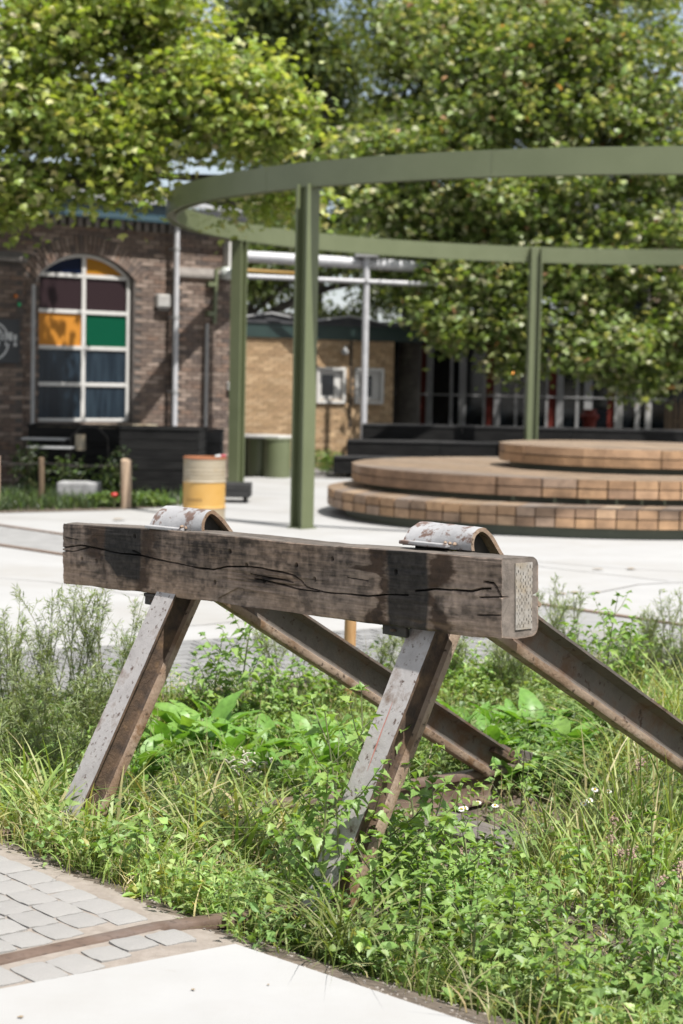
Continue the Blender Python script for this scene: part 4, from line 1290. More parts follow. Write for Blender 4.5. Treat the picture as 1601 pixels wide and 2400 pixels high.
Zb -= np.where(topf, 0.012 * (fbm(X * 3, Yb * 26, 0, 76, 4) - 0.35) * np.clip(Yb / 0.02, 0.3, 1), 0)
Zb -= np.where(topf & (np.abs(X - 1.45) < 0.35), 0.02 * np.clip(fbm(X * 4, Yb * 40, 0, 77, 3) - 0.45, 0, 1), 0)
Zb += np.where(botf, 0.016 * (fbm(X * 5, Yb * 12, 0, 78, 4) - 0.4), 0)
Yb += np.where(backf, 0.006 * (fbm(X * 3, Zb * 20, 0, 79, 3) - 0.5), 0)
notch = np.clip((X - (BL - 0.10)) / 0.10, 0, 1) * np.clip(1 - np.abs(Zb - 0.135) / 0.008, 0, 1)
Yb -= np.where(backf, 0.03 * notch, 0)
# edges: upper front edge worn, lower front edge splintered, whole stick a little bowed
edge_top = np.clip((Zb - (BH - 0.02)) / 0.02, 0, 1) * front
Zb -= edge_top * 0.010 * (fbm(X * 4, 0.3, 0, 80, 4) - 0.3)
edge_bot = np.clip((0.02 - Zb) / 0.02, 0, 1) * front
Zb += edge_bot * 0.014 * (fbm(X * 9, 0.7, 0, 81, 4) - 0.25)
Zb += 0.006 * np.sin(X * 1.7 + 0.4) - 0.006 * np.exp(-((X - 1.55) / 0.3) ** 2) * (Zb / BH)
# colour of the timber: grey weathered wood, brown weeping round the bolts, two tarred patches
n1 = fbm(X * 4.2, Zb * 6.5, 0, 82, 4)
n2 = fbm(X * 13, Zb * 190, 0, 83, 3)
n3 = fbm(X * 60, Zb * 60, 0, 84, 3)
n4 = fbm(X * 46, Zb * 7, 0, 87, 3)
n5 = fbm(X * 6, Zb * 75, 0, 88, 4)
g = 0.205 + 0.24 * (n1 - 0.5) + 0.15 * (n2 - 0.5) + 0.15 * (n3 - 0.5) + 0.12 * (n4 - 0.5) + 0.17 * (n5 - 0.5)
g -= 0.072 * np.clip((Zb - 0.125) / 0.05, 0, 1) * front
g += 0.045 * np.clip((0.10 - Zb) / 0.1, 0, 1) * front
g = np.clip(g * 1.14, 0.035, 0.5)
warm = 0.5 + 0.5 * np.clip((fbm(X * 3.3, Zb * 9, 0, 89, 3) - 0.35) * 3, 0, 1)
colr = np.stack([g * (1.12 + 0.13 * warm), g * (0.92 - 0.02 * warm), g * (0.80 - 0.13 * warm)], -1)
def mixc(C, c, m):
    return C * (1 - m[..., None]) + np.array(c) * m[..., None]
ff = (SD != 1).astype(float)
en = 0.05 * (fbm(X * 9, Zb * 16, 0, 85, 4) - 0.5) * 2 + 0.02 * (fbm(X * 40, Zb * 90, 0, 86, 3) - 0.5) * 2
def halo(zs, lefts, rights, soft):
    """stain between two uneven edges that change with height"""
    lo_, hi_ = np.interp(Zb, zs, lefts), np.interp(Zb, zs, rights)
    return np.clip((X - lo_ + en) / soft, 0, 1) * np.clip((hi_ - X + en) / soft, 0, 1) * ff
H = np.zeros(X.shape)
for zs, l_, r_h, so in (
        ([0, .04, .125, .14, .26], [.36, .30, .235, .175, .17], [.36, .38, .36, .36, .36], .05),
        ([0, .03, .13, .15, .26], [.50, .55, .56, .56, .56], [.55, .64, .66, .70, .71], .05),
        ([0, .05, .095, .12, .165, .18, .20, .26], [1.90, 1.95, 2.0, 2.01, 1.99, 1.88, 1.95, 1.985], [2.07] * 8, .022),
        ([0, .05, .085, .13, .16, .26], [2.24] * 6, [2.41, 2.385, 2.33, 2.27, 2.37, 2.40], .03)):
    H = np.maximum(H, halo(zs, l_, r_h, so))
hb = 0.6 + 0.8 * fbm(X * 14, Zb * 40, 0, 91, 3)
colr = colr * (1 - 0.92 * H)[..., None] + np.stack([0.055 * hb, 0.031 * hb, 0.018 * hb], -1) * (0.92 * H)[..., None]
def patch(x0, x1, z0, seed, taper):
    e = 0.012 * (fbm(X * 12, Zb * 14, 0, seed, 4) - 0.5) * 2
    m_a = np.clip((X - x0 - taper * np.clip(0.13 - Zb, 0, 1) + e) / 0.02, 0, 1) * np.clip((x1 - X + e) / 0.014, 0, 1)
    return m_a * np.clip((Zb - z0 + e * 1.5) / 0.03, 0, 1)
tar = np.maximum(patch(0.315, 0.585, 0.035, 101, 1.2), patch(2.048, 2.262, -0.05, 102, 0.05))
ntar = np.clip(0.017 + 0.028 * (n2 - 0.5) + 0.03 * (n3 - 0.5) + 0.02 * (n1 - 0.5), 0.007, 0.2)
tarc = np.stack([ntar * 1.06, ntar * 0.99, ntar * 0.95], -1)
tm_ = (tar * 0.94 * ff)[..., None]
colr = colr * (1 - tm_) + tarc * tm_
mid = np.exp(-((X - 1.37) / 0.10) ** 2 - ((Zb - 0.105) / 0.035) ** 2)
colr = mixc(colr, (0.024, 0.017, 0.013), np.clip(mid * (fbm(X * 10, Zb * 60, 0, 106, 4) * 2.2 - 0.4), 0, 1) * front)
darks = np.clip((fbm(X * 16, Zb * 30, 0, 103, 4) - 0.60) * 8, 0, 1) * (1 - tar)
colr *= (1 - 0.5 * darks)[..., None]
colr = mixc(colr, (0.012, 0.009, 0.007), np.clip(crk * 1.3, 0, 1) * 0.8)
colr = mixc(colr, (0.012, 0.009, 0.007), np.clip(hol, 0, 1) * 0.9)
fresh = np.clip((fbm(X * 8, Zb * 20, 0, 104, 3) - 0.58) * 6, 0, 1) * np.clip((0.03 - Zb) / 0.02, 0, 1) * front
colr = mixc(colr, (0.33, 0.22, 0.13), fresh * 0.5)
gt = 0.115 + 0.12 * (fbm(X * 2.5, Yb * 30, 0, 105, 4) - 0.4)
colr = np.where((SD == 1)[..., None], np.stack([gt * 1.10, gt * 0.93, gt * 0.79], -1), colr)
colr = np.clip(colr, 0.006, 0.6)
P = np.array(TLc) + X[..., None] * np.array(EX) + Yb[..., None] * np.array(EY) + Zb[..., None] * np.array(EZ)
V = P.reshape(-1, 3)
C = colr.reshape(-1, 3)
I = np.arange(NX * NS).reshape(NX, NS)
In = np.roll(I, -1, axis=1)
F = np.stack([I[:-1], I[1:], In[1:], In[:-1]], -1).reshape(-1, 4)
# end caps as small grids reaching in from the outline
def cap(i, flip):
    ring_ = I[i]
    c = P[i].mean(0)
    vs_, fs_, cols = [], [], []
    prev = ring_
    off = len(V)
    out = []
    for k, t in enumerate((0.06, 0.3, 0.55, 0.8)):
        pts = P[i] * (1 - t) + c * t
        wv = 0.002 * (fbm(pts @ np.array(EY) * 40, pts[:, 2] * 40, k, 110 + i % 7, 3) - 0.5)
        pts = pts + np.array(EX)[None] * wv[:, None] * (1 if not flip else -1) * 2
        out.append(pts)
    nv = np.concatenate(out)
    gg = 0.155 + 0.14 * (fbm(nv @ np.array(EY) * 30, nv[:, 2] * 14, 0, 115, 4) - 0.35) + 0.05 * (fbm(nv @ np.array(EY) * 120, nv[:, 2] * 90, 0, 116, 2) - 0.5)
    rings = [ring_] + [np.arange(len(V) + k * NS, len(V) + (k + 1) * NS) for k in range(4)]
    ff_ = []
    for a, b in zip(rings[:-1], rings[1:]):
        q = np.stack([a, np.roll(a, -1), np.roll(b, -1), b], -1)
        ff_.append(q[:, ::-1] if flip else q)
    nv = np.concatenate([nv, c[None]])
    gg = np.append(gg, gg[-1])
    ctr = np.full(NS, len(V) + 4 * NS)
    tri = np.stack([rings[-1], np.roll(rings[-1], -1), ctr], -1)
    return nv, np.stack([gg * 1.10, gg * 0.93, gg * 0.80], -1), np.concatenate(ff_), tri[:, ::-1] if flip else tri
nv, nc, nf, tri0 = cap(NX - 1, False)
V2, C2, F2 = np.concatenate([V, nv]), np.concatenate([C, nc]), [F, nf]
V = V2
nv, nc, nf, tri1 = cap(0, True)
V, C2 = np.concatenate([V2, nv]), np.concatenate([C2, nc])
F2.append(nf)
me = np_mesh("timber_beam", to_local(V, stop), [np.concatenate(F2), tri0, tri1], [mat("beam_wood", (0.80, 0.80, 0.80), (1.12, 1.11, 1.10), 0.82, 26, bump=0.35, bscale=60, spec=0.3, col=True)], col=C2, smooth=True)
bm_off = len(me.vertices)
me.set_sharp_from_angle(angle=math.radians(50))
beam = link("timber_beam", me, stop)
# perforated nail plate on the right-hand end
gx_, gz_ = 60, 112
pw, ph = 0.076, 0.212
y_off, z_off = 0.058, 0.022
keepm = np.ones((gx_, gz_), bool)
rp_ = random.Random(8)
for cidx, i in enumerate(range(3, gx_ - 2, 6)):
    for j in range(3 + (5 if cidx % 2 else 0), gz_ - 7, 11):
        if rp_.random() < 0.13: continue
        keepm[i:i + 2, j:j + rp_.choice([4, 5, 6])] = False
m_ = MB()
ex0 = BL + 0.0025
for i in range(gx_):
    for j in range(gz_):
        if keepm[i, j]:
            continue
Vp, Fp = [], []
for i in range(gx_ + 1):
    for j in range(gz_ + 1):
        tilt = 0.0015 * math.sin(i * 0.3) * math.sin(j * 0.05)
        Vp.append(TLc + EX * (ex0 + 0.002 + tilt) + EY * (y_off + pw * i / gx_) + EZ * (z_off + ph * j / gz_))
Fp = [(i * (gz_ + 1) + j, (i + 1) * (gz_ + 1) + j, (i + 1) * (gz_ + 1) + j + 1, i * (gz_ + 1) + j + 1) for i in range(gx_) for j in range(gz_) if keepm[i, j]]
m_.add(Vp, Fp)
npl = m_.build("nail_plate", MT["plate"], beam, world=True)
sol = npl.modifiers.new("thickness", 'SOLIDIFY'); sol.thickness = 0.0025; sol.offset = -1
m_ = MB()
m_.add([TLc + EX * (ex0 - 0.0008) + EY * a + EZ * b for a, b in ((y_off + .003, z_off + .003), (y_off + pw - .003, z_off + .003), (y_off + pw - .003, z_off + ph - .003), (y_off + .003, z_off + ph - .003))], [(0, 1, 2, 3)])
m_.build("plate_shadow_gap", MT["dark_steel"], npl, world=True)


def P2(s, n, z): return tn(s, n, z)
def leg(n, top, bot, name):
    (s0, z0), (s1, z1) = top, bot
    d = (tn(s1, n, z1) - tn(s0, n, z0)).normalized()
    up = (TD - d * TD.dot(d)).normalized()          # from the foot to the head: away from the front
    mb = MB()
    rail_sweep(mb, [tn(s0, n, z0), tn(s1, n, z1)], ND, up, seg=26, m_foot=0, m_side=1, m_head=2, wob=0.0007, seed=int(n * 100))
    return mb.build(name, [MT["paint"], MT["rust"], MT["rust3"]], stop, world=True, smooth=40)  # rust, with the web's recess shade partly put into its darker colour


leg(4.34, (4.137, 0.95), (3.54, -0.20), "front_leg")
leg(5.755, (4.09, 0.94), (3.48, -0.20), "front_leg")


def brace(n, top, bot):
    (s0, z0), (s1, z1) = top, bot
    d = (tn(s1, n, z1) - tn(s0, n, z0)).normalized()
    up = -(Vector((0, 0, 1)) - d * d.z).normalized()   # head hangs below the foot plate
    mb = MB()
    rail_sweep(mb, [tn(s0, n, z0), tn(s1, n, z1)], ND, up, seg=26, m_foot=0, m_side=1, m_head=2, wob=0.0008, seed=int(n * 10))
    return mb.build("back_brace", [MT["rust3"], MT["rust2"], MT["rust3"]], stop, world=True, smooth=40)


brace(4.34, (4.235, 1.035), (6.3, -0.14))
bL = brace(5.74, (4.21, 0.955), (5.87, -0.015))
# rusty joint at the foot of the left brace
m_ = MB()
m_.bar(tn(5.82, 5.74, -0.02), tn(5.97, 5.74, -0.10), 0.09, 0.03)
m_.tube([tn(5.93, 5.69, -0.055), tn(5.93, 5.76, -0.045), tn(5.93, 5.81, -0.055)], [0.020, 0.027, 0.018], 9)
m_.build("foot_joint", MT["rust"], bL, world=True, smooth=50, bevel=0.006)
m_ = MB()
m_.box(-0.035, 0.035, -0.012, 0.012, 0, 0.075, M=Matrix.Translation(tn(5.99, 5.68, -0.12)) @ Matrix.Rotation(math.radians(40), 4, 'Z') @ Matrix.Rotation(0.3, 4, 'Y'))
m_.build("joint_lug", MT["rust2"], bL, world=True, bevel=0.005)


def saddle(n0, n1, prof, lip_s, lip_z):
    """bent plate over the beam: outer profile in (s, z), right end at n0, left end at n1"""
    k = 9
    outer = []
    pts = prof
    # smooth the profile
    for a in range(len(pts) - 1):
        for t in np.linspace(0, 1, 6, endpoint=False): 
            p0, p1, p2, p3 = pts[max(a - 1, 0)], pts[a], pts[a + 1], pts[min(a + 2, len(pts) - 1)]
            cr_ = lambda q0, q1, q2, q3: 0.5 * (2 * q1 + (q2 - q0) * t + (2 * q0 - 5 * q1 + 4 * q2 - q3) * t * t + (3 * q1 - q0 - 3 * q2 + q3) * t ** 3)
            outer.append((cr_(p0[0], p1[0], p2[0], p3[0]), cr_(p0[1], p1[1], p2[1], p3[1])))
    outer.append(pts[-1])
    th = 0.014
    inner = []
    for i, (s, z) in enumerate(outer):
        a, b = outer[max(i - 1, 0)], outer[min(i + 1, len(outer) - 1)]
        d = Vector((b[0] - a[0], b[1] - a[1])).normalized()
        inner.append((s + d.y * th, z - d.x * th))
    mb = MB()
    m = len(outer)
    nn = np.linspace(n0, n1, k)
    vs_ = []
    for j, n in enumerate(nn):
        sk = -0.028 * (j / (k - 1) - 0.5) * 2
        fade = [max(0, 1 - i / (m * 0.45)) for i in range(m)]
        for i, (s, z) in enumerate(outer): vs_.append(tn(s + sk * fade[i], n, z + 0.0012 * math.sin(j * 2.1 + i)))
        for i, (s, z) in enumerate(inner): vs_.append(tn(s + sk * fade[i], n, z))
    fs_, ms_ = [], []
    W = 2 * m
    for j in range(k - 1):
        for i in range(m - 1):
            fs_.append((j * W + i, j * W + i + 1, (j + 1) * W + i + 1, (j + 1) * W + i)); ms_.append(0)
            fs_.append((j * W + m + i + 1, j * W + m + i, (j + 1) * W + m + i, (j + 1) * W + m + i + 1)); ms_.append(1)
    for j, rev in ((0, False), (k - 1, True)):
        for i in range(m - 1):
            f = (j * W + i, j * W + m + i, j * W + m + i + 1, j * W + i + 1)
            fs_.append(f[::-1] if rev else f); ms_.append(1)
    for i in (0, m - 1):
        for j in range(k - 1):
            f = (j * W + i, (j + 1) * W + i, (j + 1) * W + m + i, j * W + m + i)
            fs_.append(f); ms_.append(1)
    mb.v = [tuple(v) for v in vs_]; mb.c = [(1, 1, 1)] * len(vs_); mb.f = [list(f) for f in fs_]; mb.m = ms_
    o = mb.build("saddle_plate", [MT["paint2"], MT["rust3"]], stop, world=True, smooth=45)
    l = MB()
    for nw in (n0 + 0.045, n1 - 0.03):
        poly = [(s_ + 0.002, z_) for s_, z_ in inner if z_ > inner[0][1] - 0.03]
        zb_ = inner[0][1] - 0.03
        poly = [(poly[0][0], zb_)] + poly + [(poly[-1][0], zb_)]
        k0 = len(l.v)
        l.add([tn(s_, nw, z_) for s_, z_ in poly] + [tn(s_, nw + 0.012, z_) for s_, z_ in poly], [tuple(range(len(poly))), tuple(range(len(poly), 2 * len(poly)))[::-1]])
    l.build("light_block_plate", [MT["dark_steel"]], o, world=True)  # dark plates added inside the saddle to keep light out of the hollow
    l = MB()
    sa = lip_s + 0.026
    l.bar(tn(prof[0][0] + 0.004, n0 + 0.085, lip_z), tn(prof[0][0] - 0.034, n1 - 0.003, lip_z + 0.001), 0.034, 0.013)
    l.build("weld_lip", [MT["paint2"]], o, world=True, bevel=0.003)
    l = MB()
    rr = random.Random(int(n0 * 10))
    for q in range(5):
        c = tn(prof[0][0] + 0.0 + rr.uniform(-.01, .01), n0 + 0.085 + rr.uniform(-0.028, 0.02), lip_z + 0.006 + rr.uniform(0, .008))
        l.lathe([(0.0, -.006), (.007, -.002), (.006, .003), (0, .006)], 7, 0, tuple(c))
    l.build("weld_bead", [MT["rust3"]], o, world=True, smooth=60)
    return o


saddle(4.20, 4.48, [(4.128, 1.098), (4.133, 1.128), (4.155, 1.158), (4.200, 1.174), (4.245, 1.152), (4.30, 1.088), (4.42, 0.955), (4.50, 0.90)], 4.118, 1.108)
saddle(5.60, 5.885, [(4.048, 1.048), (4.054, 1.082), (4.075, 1.116), (4.115, 1.138), (4.160, 1.118), (4.23, 1.048), (4.36, 0.90), (4.46, 0.83)], 4.036, 1.057)
# brackets bolted beneath the beam
for n0, n1, s0, z in ((4.385, 4.505, 4.04, 0.826), (5.80, 5.92, 4.03, 0.775)):
    m_ = MB()
    M = Matrix(((TD.x, ND.x, 0, 0), (TD.y, ND.y, 0, 0), (0, 0, 1, 0), (0, 0, 0, 1)))
    m_.box(s0 - 0.006, s0 + 0.11, n0, n1, z, z + 0.014, 0, M)
    m_.box(s0 + 0.0, s0 + 0.014, n0, n1, z - 0.032, z + 0.001, 0, M)
    b = m_.build("bracket", MT["dark_steel"], stop, world=True, bevel=0.003)
    m_ = MB(); c = tn(s0 - 0.004, (n0 + n1) / 2, z - 0.012)
    m_.lathe([(0, -.004), (.011, -.004), (.011, .004), (0, .004)], 8, 0, tuple(c)); m_.build("bolt", MT["rust"], b, world=True)
# smear of red paint on the right front leg
mb = MB()
for a, b, w in ((0.35, 0.50, 0.006), (0.31, 0.38, 0.004)):
    for i in range(8):
        t0, t1 = a + (b - a) * i / 8, a + (b - a) * (i + 1) / 8
        def q(t, o):
            s = 4.137 + (3.54 - 4.137) * t; z = 0.95 + (-0.20 - 0.95) * t
            return tn(s, 4.345 - 0.05 * (t - a) + o, z) + (-TD * 0.9 + Vector((0, 0, 0.46))) * 0.0016
        wa, wb_ = w * math.sin(math.pi * (i / 8) * 0.9 + 0.2), w * math.sin(math.pi * ((i + 1) / 8) * 0.9 + 0.2)
        mb.add([q(t0, wa / 2), q(t0, -wa / 2), q(t1, -wb_ / 2), q(t1, wb_ / 2)], [(0, 1, 2, 3)])
mb.build("red_paint_smear", flat("red_smear", (0.50, 0.20, 0.16), 0.7), stop, world=True)
t = thing("wooden_stake", "orange wooden stake standing behind the left back brace of the buffer stop", "stake", (0.057, 9.62, -0.05))
m_ = MB(); m_.tube([(0, 0, 0), (0.004, 0, 0.4), (0, 0.003, 0.66)], 0.032, 12); m_.build("shaft", MT["stake_wood"], t, smooth=50)
m_ = MB(); m_.tube([(0, 0.003, 0.66), (0, 0.003, 0.69)], [0.032, 0.024], 12); m_.build("top_chamfer", MT["stake_wood"], t, smooth=30)

# ------------------------------------------------------------------ leaf shapes and scattering
def fan(pts, centre, lift):
    """leaf blade as a fan round its centre; lift(x, y) gives the height"""
    V = np.array([(centre[0], centre[1])] + list(pts), float)
    z = np.array([lift(x, y) for x, y in V])
    n = len(pts)
    F = np.array([(0, 1 + i, 1 + (i + 1) % n) for i in range(n)])
    return np.c_[V, z], F


PLANE = fan([(0, 0), (.40, .05), (.58, .46), (.26, .54), (0, 1.0), (-.26, .54), (-.58, .46), (-.40, .05)], (0, .36), lambda x, y: -.35 * x * x - .25 * (y - .3) ** 2)
OVAL = fan([(0, 0), (.2, .22), (.26, .48), (.17, .76), (0, 1), (-.17, .76), (-.26, .48), (-.2, .22)], (0, .45), lambda x, y: .5 * abs(x) - .3 * (y - .35) ** 2)
NARROW = (np.array([(0, 0, 0), (.075, .4, .01), (0, 1, -.12), (-.075, .4, .01), (0, .45, -.02)]), np.array([(0, 1, 4), (1, 2, 4), (2, 3, 4), (3, 0, 4)]))
RHOMB = fan([(0, 0), (.05, .10), (.30, .28), (.36, .42), (.27, .46), (.26, .58), (.17, .62), (.14, .76), (.07, .82), (0, 1), (-.07, .82), (-.14, .76), (-.17, .62), (-.26, .58), (-.27, .46), (-.36, .42), (-.30, .28), (-.05, .10)], (0, .40), lambda x, y: .42 * abs(x) - .35 * (y - .2) ** 2)


def axes_from(yaw, pitch, roll):
    """leaf frames: y runs along the leaf, z is its face; arrays of angles"""
    cy, sy, cpi, spi = np.cos(yaw), np.sin(yaw), np.cos(pitch), np.sin(pitch)
    Y = np.stack([cy * cpi, sy * cpi, spi], -1)
    X0 = np.stack([sy, -cy, np.zeros_like(cy)], -1)
    Z0 = np.cross(X0, Y)
    X = X0 * np.cos(roll)[:, None] + Z0 * np.sin(roll)[:, None]
    Z = np.cross(X, Y)
    return np.stack([X, Y, Z], 1)          # (n, 3 axes, 3)


def scatter(T, pos, ax_, size, colr):
    TV, TF = T
    n, k = len(pos), len(TV)
    V = pos[:, None, :] + (TV[None] * np.asarray(size)[:, None, None]) @ ax_
    F = TF[None] + (np.arange(n) * k)[:, None, None]
    return V.reshape(-1, 3), F.reshape(-1, TF.shape[1]), np.repeat(colr, k, axis=0)


def pick(pal, n, r, jit=0.15):
    p = np.array(pal)[r.integers(0, len(pal), n)]
    return p * (1 + jit * (r.random((n, 1)) * 2 - 1)) * (1 + 0.06 * (r.random((n, 3)) * 2 - 1))


def join_np(parts):
    off, V, F, C = 0, [], [], []
    for v, f, c in parts:
        V.append(v); F.append(f + off); C.append(c)
        off += len(v)
    return np.concatenate(V), np.concatenate(F), np.concatenate(C)


# ------------------------------------------------------------------ trees
def tree(name, label, base, r0, fork_z, blobs, leaf, per, pal, seed, group=None, template=PLANE, droop=0.5, sig=0.24, twigs=0.35, dense=1.0):
    r = np.random.default_rng(seed)
    t = thing(name, label, "tree", base, group=group)
    b = Vector(base)
    mb = MB()
    top = b + Vector((0.15, 0.05, fork_z))
    mb.tube([b - Vector((0, 0, 0.1)), b + Vector((0.0, 0, 0.25)), b + Vector((0.05, 0.02, fork_z * 0.5)), top], [r0 * 1.5, r0 * 1.1, r0 * 0.95, r0 * 0.8], 14)
    mb.build("trunk", MT["bark"], t, world=True, smooth=60)
    lm_ = MB()
    tw = MB()
    parts = []
    for (c, rad, ncl) in blobs:
        ncl = int(ncl * dense)
        c, rad = np.array(c, float), np.array(rad, float)
        nbg = max(3, ncl // 8)
        u = r.normal(size=(nbg, 3))
        u /= np.linalg.norm(u, axis=1)[:, None]
        rr = r.random(nbg) ** 0.40 * (0.78 + 0.4 * r.random(nbg))
        bough = c + u * rr[:, None] * rad
        cc = bough[r.integers(0, nbg, ncl)] + r.normal(size=(ncl, 3)) * np.array([1, 1, 0.45]) * 0.19 * rad.mean()
        cv = Vector(c)
        midp = top.lerp(cv, 0.5) + Vector((0, 0, 0.25))
        rl = r0 * 0.32
        lm_.tube([top, midp, cv], [rl, rl * 0.6, rl * 0.25], 7)
        for q in cc[: int(ncl * twigs)]:
            qv = Vector(q)
            st = midp.lerp(cv, 0.3 + 0.7 * r.random())
            tw.tube([st, st.lerp(qv, 0.55) + Vector((0, 0, 0.1)), qv], [rl * 0.16, rl * 0.11, 0.005], 4, cap=False)
        n = ncl * per
        pos = np.repeat(cc, per, axis=0) + r.normal(size=(n, 3)) * np.array([sig, sig, sig * 0.75])
        yaw = r.uniform(0, 2 * math.pi, n)
        axx = axes_from(yaw, -droop + r.normal(0, 0.45, n), r.normal(0, 0.5, n))
        parts.append(scatter(template, pos, axx, leaf * r.uniform(0.6, 1.25, n), np.clip(pick(pal, n, r) * np.repeat(r.uniform(0.7, 1.25, (ncl, 1)), per, axis=0), 0.005, 0.9)))
    lm_.build("limb", MT["bark"], t, world=True, smooth=60)
    tw.build("twig", MT["twig"], t, world=True, kind="stuff")
    V, F, C = join_np(parts)
    crown = link("crown", np_mesh("crown", to_local(V, t), [F], [MT["tree_leaf"]], col=C), t)
    return t


PAL_L = [(0.207, 0.269, 0.058), (0.262, 0.321, 0.074), (0.159, 0.223, 0.050), (0.331, 0.373, 0.117), (0.235, 0.288, 0.069), (0.179, 0.249, 0.054), (0.428, 0.419, 0.214)] * 9 
PAL_R = [(0.152, 0.211, 0.060), (0.204, 0.261, 0.089), (0.115, 0.171, 0.047), (0.271, 0.311, 0.132), (0.170, 0.227, 0.066), (0.394, 0.394, 0.247)] * 12 + [(0.347, 0.196, 0.106)]
PAL_M = [(0.083, 0.117, 0.040), (0.102, 0.137, 0.045), (0.071, 0.104, 0.038), (0.145, 0.168, 0.048), (0.116, 0.144, 0.041)]
tree("plane_tree", "yellow green plane tree whose boughs overhang the roof of the brick workshop", (-8.2, 24.5, -0.03), 0.38, 4.2, [
    ((-3.5, 24.0, 6.5), (1.5, 1.3, 0.95), 190), ((-2.1, 23.7, 5.35), (1.15, 1.0, 0.62), 150), ((-1.15, 23.6, 5.0), (0.62, 0.8, 0.40), 62),
    ((-4.2, 23.5, 5.1), (1.0, 0.9, 0.62), 120), ((-3.25, 23.6, 4.85), (0.9, 0.8, 0.36), 60), ((-4.35, 23.2, 4.1), (0.6, 0.5, 0.38), 40),
    ((-3.45, 23.3, 4.05), (0.5, 0.5, 0.28), 18), ((-2.85, 23.3, 4.1), (0.3, 0.4, 0.18), 8), ((-2.5, 23.4, 4.2), (0.24, 0.4, 0.22), 9), ((-1.40, 23.9, 3.95), (0.12, 0.2, 0.22), 4), ((-0.85, 24.3, 4.25), (0.40, 0.4, 0.28), 16), ((-2.6, 24.2, 6.2), (0.7, 0.9, 0.9), 60),
    ((-6.2, 24.4, 6.6), (1.6, 1.6, 1.4), 110), ((-9, 25, 7.5), (2.2, 2.2, 1.8), 90), ((-5, 24.6, 8.4), (2.4, 1.6, 1.1), 120)],
    0.112, 31, PAL_L, 31, dense=1.1)
tree("plane_tree", "big plane tree hanging low over the round deck at the right", (1.25, 36.2, -0.03), 0.26, 4.0, [
    ((3.4, 35.0, 7.6), (2.6, 1.8, 1.6), 300), ((5.8, 35.0, 6.6), (1.7, 1.8, 1.8), 220), ((1.2, 34.9, 6.2), (1.4, 1.4, 0.75), 120), ((3.2, 34.3, 5.1), (2.3, 1.3, 0.9), 220),
    ((5.7, 34.4, 4.4), (1.3, 1.2, 1.1), 150), ((0.5, 34.8, 5.2), (0.8, 1.0, 0.6), 60), ((1.6, 34.6, 4.6), (0.9, 1.0, 0.5), 60), ((2.6, 34.0, 3.65), (1.0, 0.9, 0.55), 90),
    ((4.2, 33.9, 3.7), (1.0, 0.9, 0.6), 90), ((2.05, 33.8, 2.95), (0.75, 0.7, 0.32), 46), ((3.2, 33.8, 2.85), (0.65, 0.6, 0.42), 40), ((4.6, 33.7, 2.7), (0.65, 0.6, 0.55), 54), ((5.35, 33.6, 2.3), (0.55, 0.5, 0.6), 44), ((6.3, 33.9, 3.1), (0.7, 0.7, 0.7), 60),
    ((5.55, 33.7, 2.05), (0.75, 0.5, 0.55), 62), ((4.5, 33.6, 2.1), (0.40, 0.4, 0.42), 24), ((2.05, 33.8, 2.55), (0.60, 0.5, 0.28), 28), ((3.1, 33.7, 2.3), (0.35, 0.4, 0.35), 13), ((6.4, 33.9, 2.5), (0.6, 0.5, 0.6), 40), ((1.35, 35.6, 3.5), (0.55, 0.5, 0.45), 26), ((0.75, 35.4, 3.95), (0.4, 0.4, 0.25), 12), ((8.0, 35.5, 6.0), (1.8, 1.8, 2.2), 120), ((4.8, 36, 9.6), (3.0, 2.0, 1.0), 140), ((1.9, 36, 9.0), (1.2, 1.5, 0.8), 70)],
    0.13, 30, PAL_R, 32, dense=1.25)
tree("broadleaf_tree", "tall darker tree standing farther back, behind the ring at the top centre", (-1.2, 56, -0.03), 0.45, 6.5, [
    ((-2.6, 56, 12.5), (2.3, 2.0, 1.8), 200), ((-0.6, 56, 11.0), (1.9, 2.0, 1.5), 150), ((-2.4, 56, 9.2), (1.7, 1.6, 1.1), 110), ((0.3, 56, 8.6), (1.8, 1.6, 1.1), 110), ((-2.8, 56, 6.8), (1.6, 1.4, 1.0), 110), ((-0.9, 56, 6.0), (1.1, 1.2, 0.8), 90), ((0.7, 56, 6.3), (1.2, 1.2, 0.8), 90), ((-3.2, 56, 4.6), (1.3, 1.2, 0.8), 60), ((1.8, 56, 5.6), (0.8, 1.0, 0.9), 60), ((-1.5, 57, 15.0), (3.4, 2, 1.5), 120)],
    0.24, 20, PAL_M, 33, group="taller trees in the distance", template=OVAL, sig=0.34, dense=1.7)
tree("broadleaf_tree", "lighter green distant tree between the dark tree and the big plane tree", (2.6, 62, -0.03), 0.45, 6.5, [
    ((2.4, 62, 13.6), (2.6, 2.0, 1.8), 190), ((1.6, 62, 10.6), (2.1, 1.8, 1.2), 110), ((4.4, 62, 11.0), (2.4, 2.0, 2.0), 120), ((2.2, 62, 7.2), (1.5, 1.4, 0.9), 50), ((5.2, 62, 6.5), (2.2, 1.6, 1.5), 80), ((8, 62, 9), (2.5, 2, 3), 120), ((7, 63, 13), (4, 2, 3), 260)],
    0.26, 20, [(0.10, 0.13, 0.03), (0.13, 0.155, 0.036), (0.085, 0.11, 0.03)], 34, group="taller trees in the distance", template=OVAL, sig=0.34, dense=1.7)
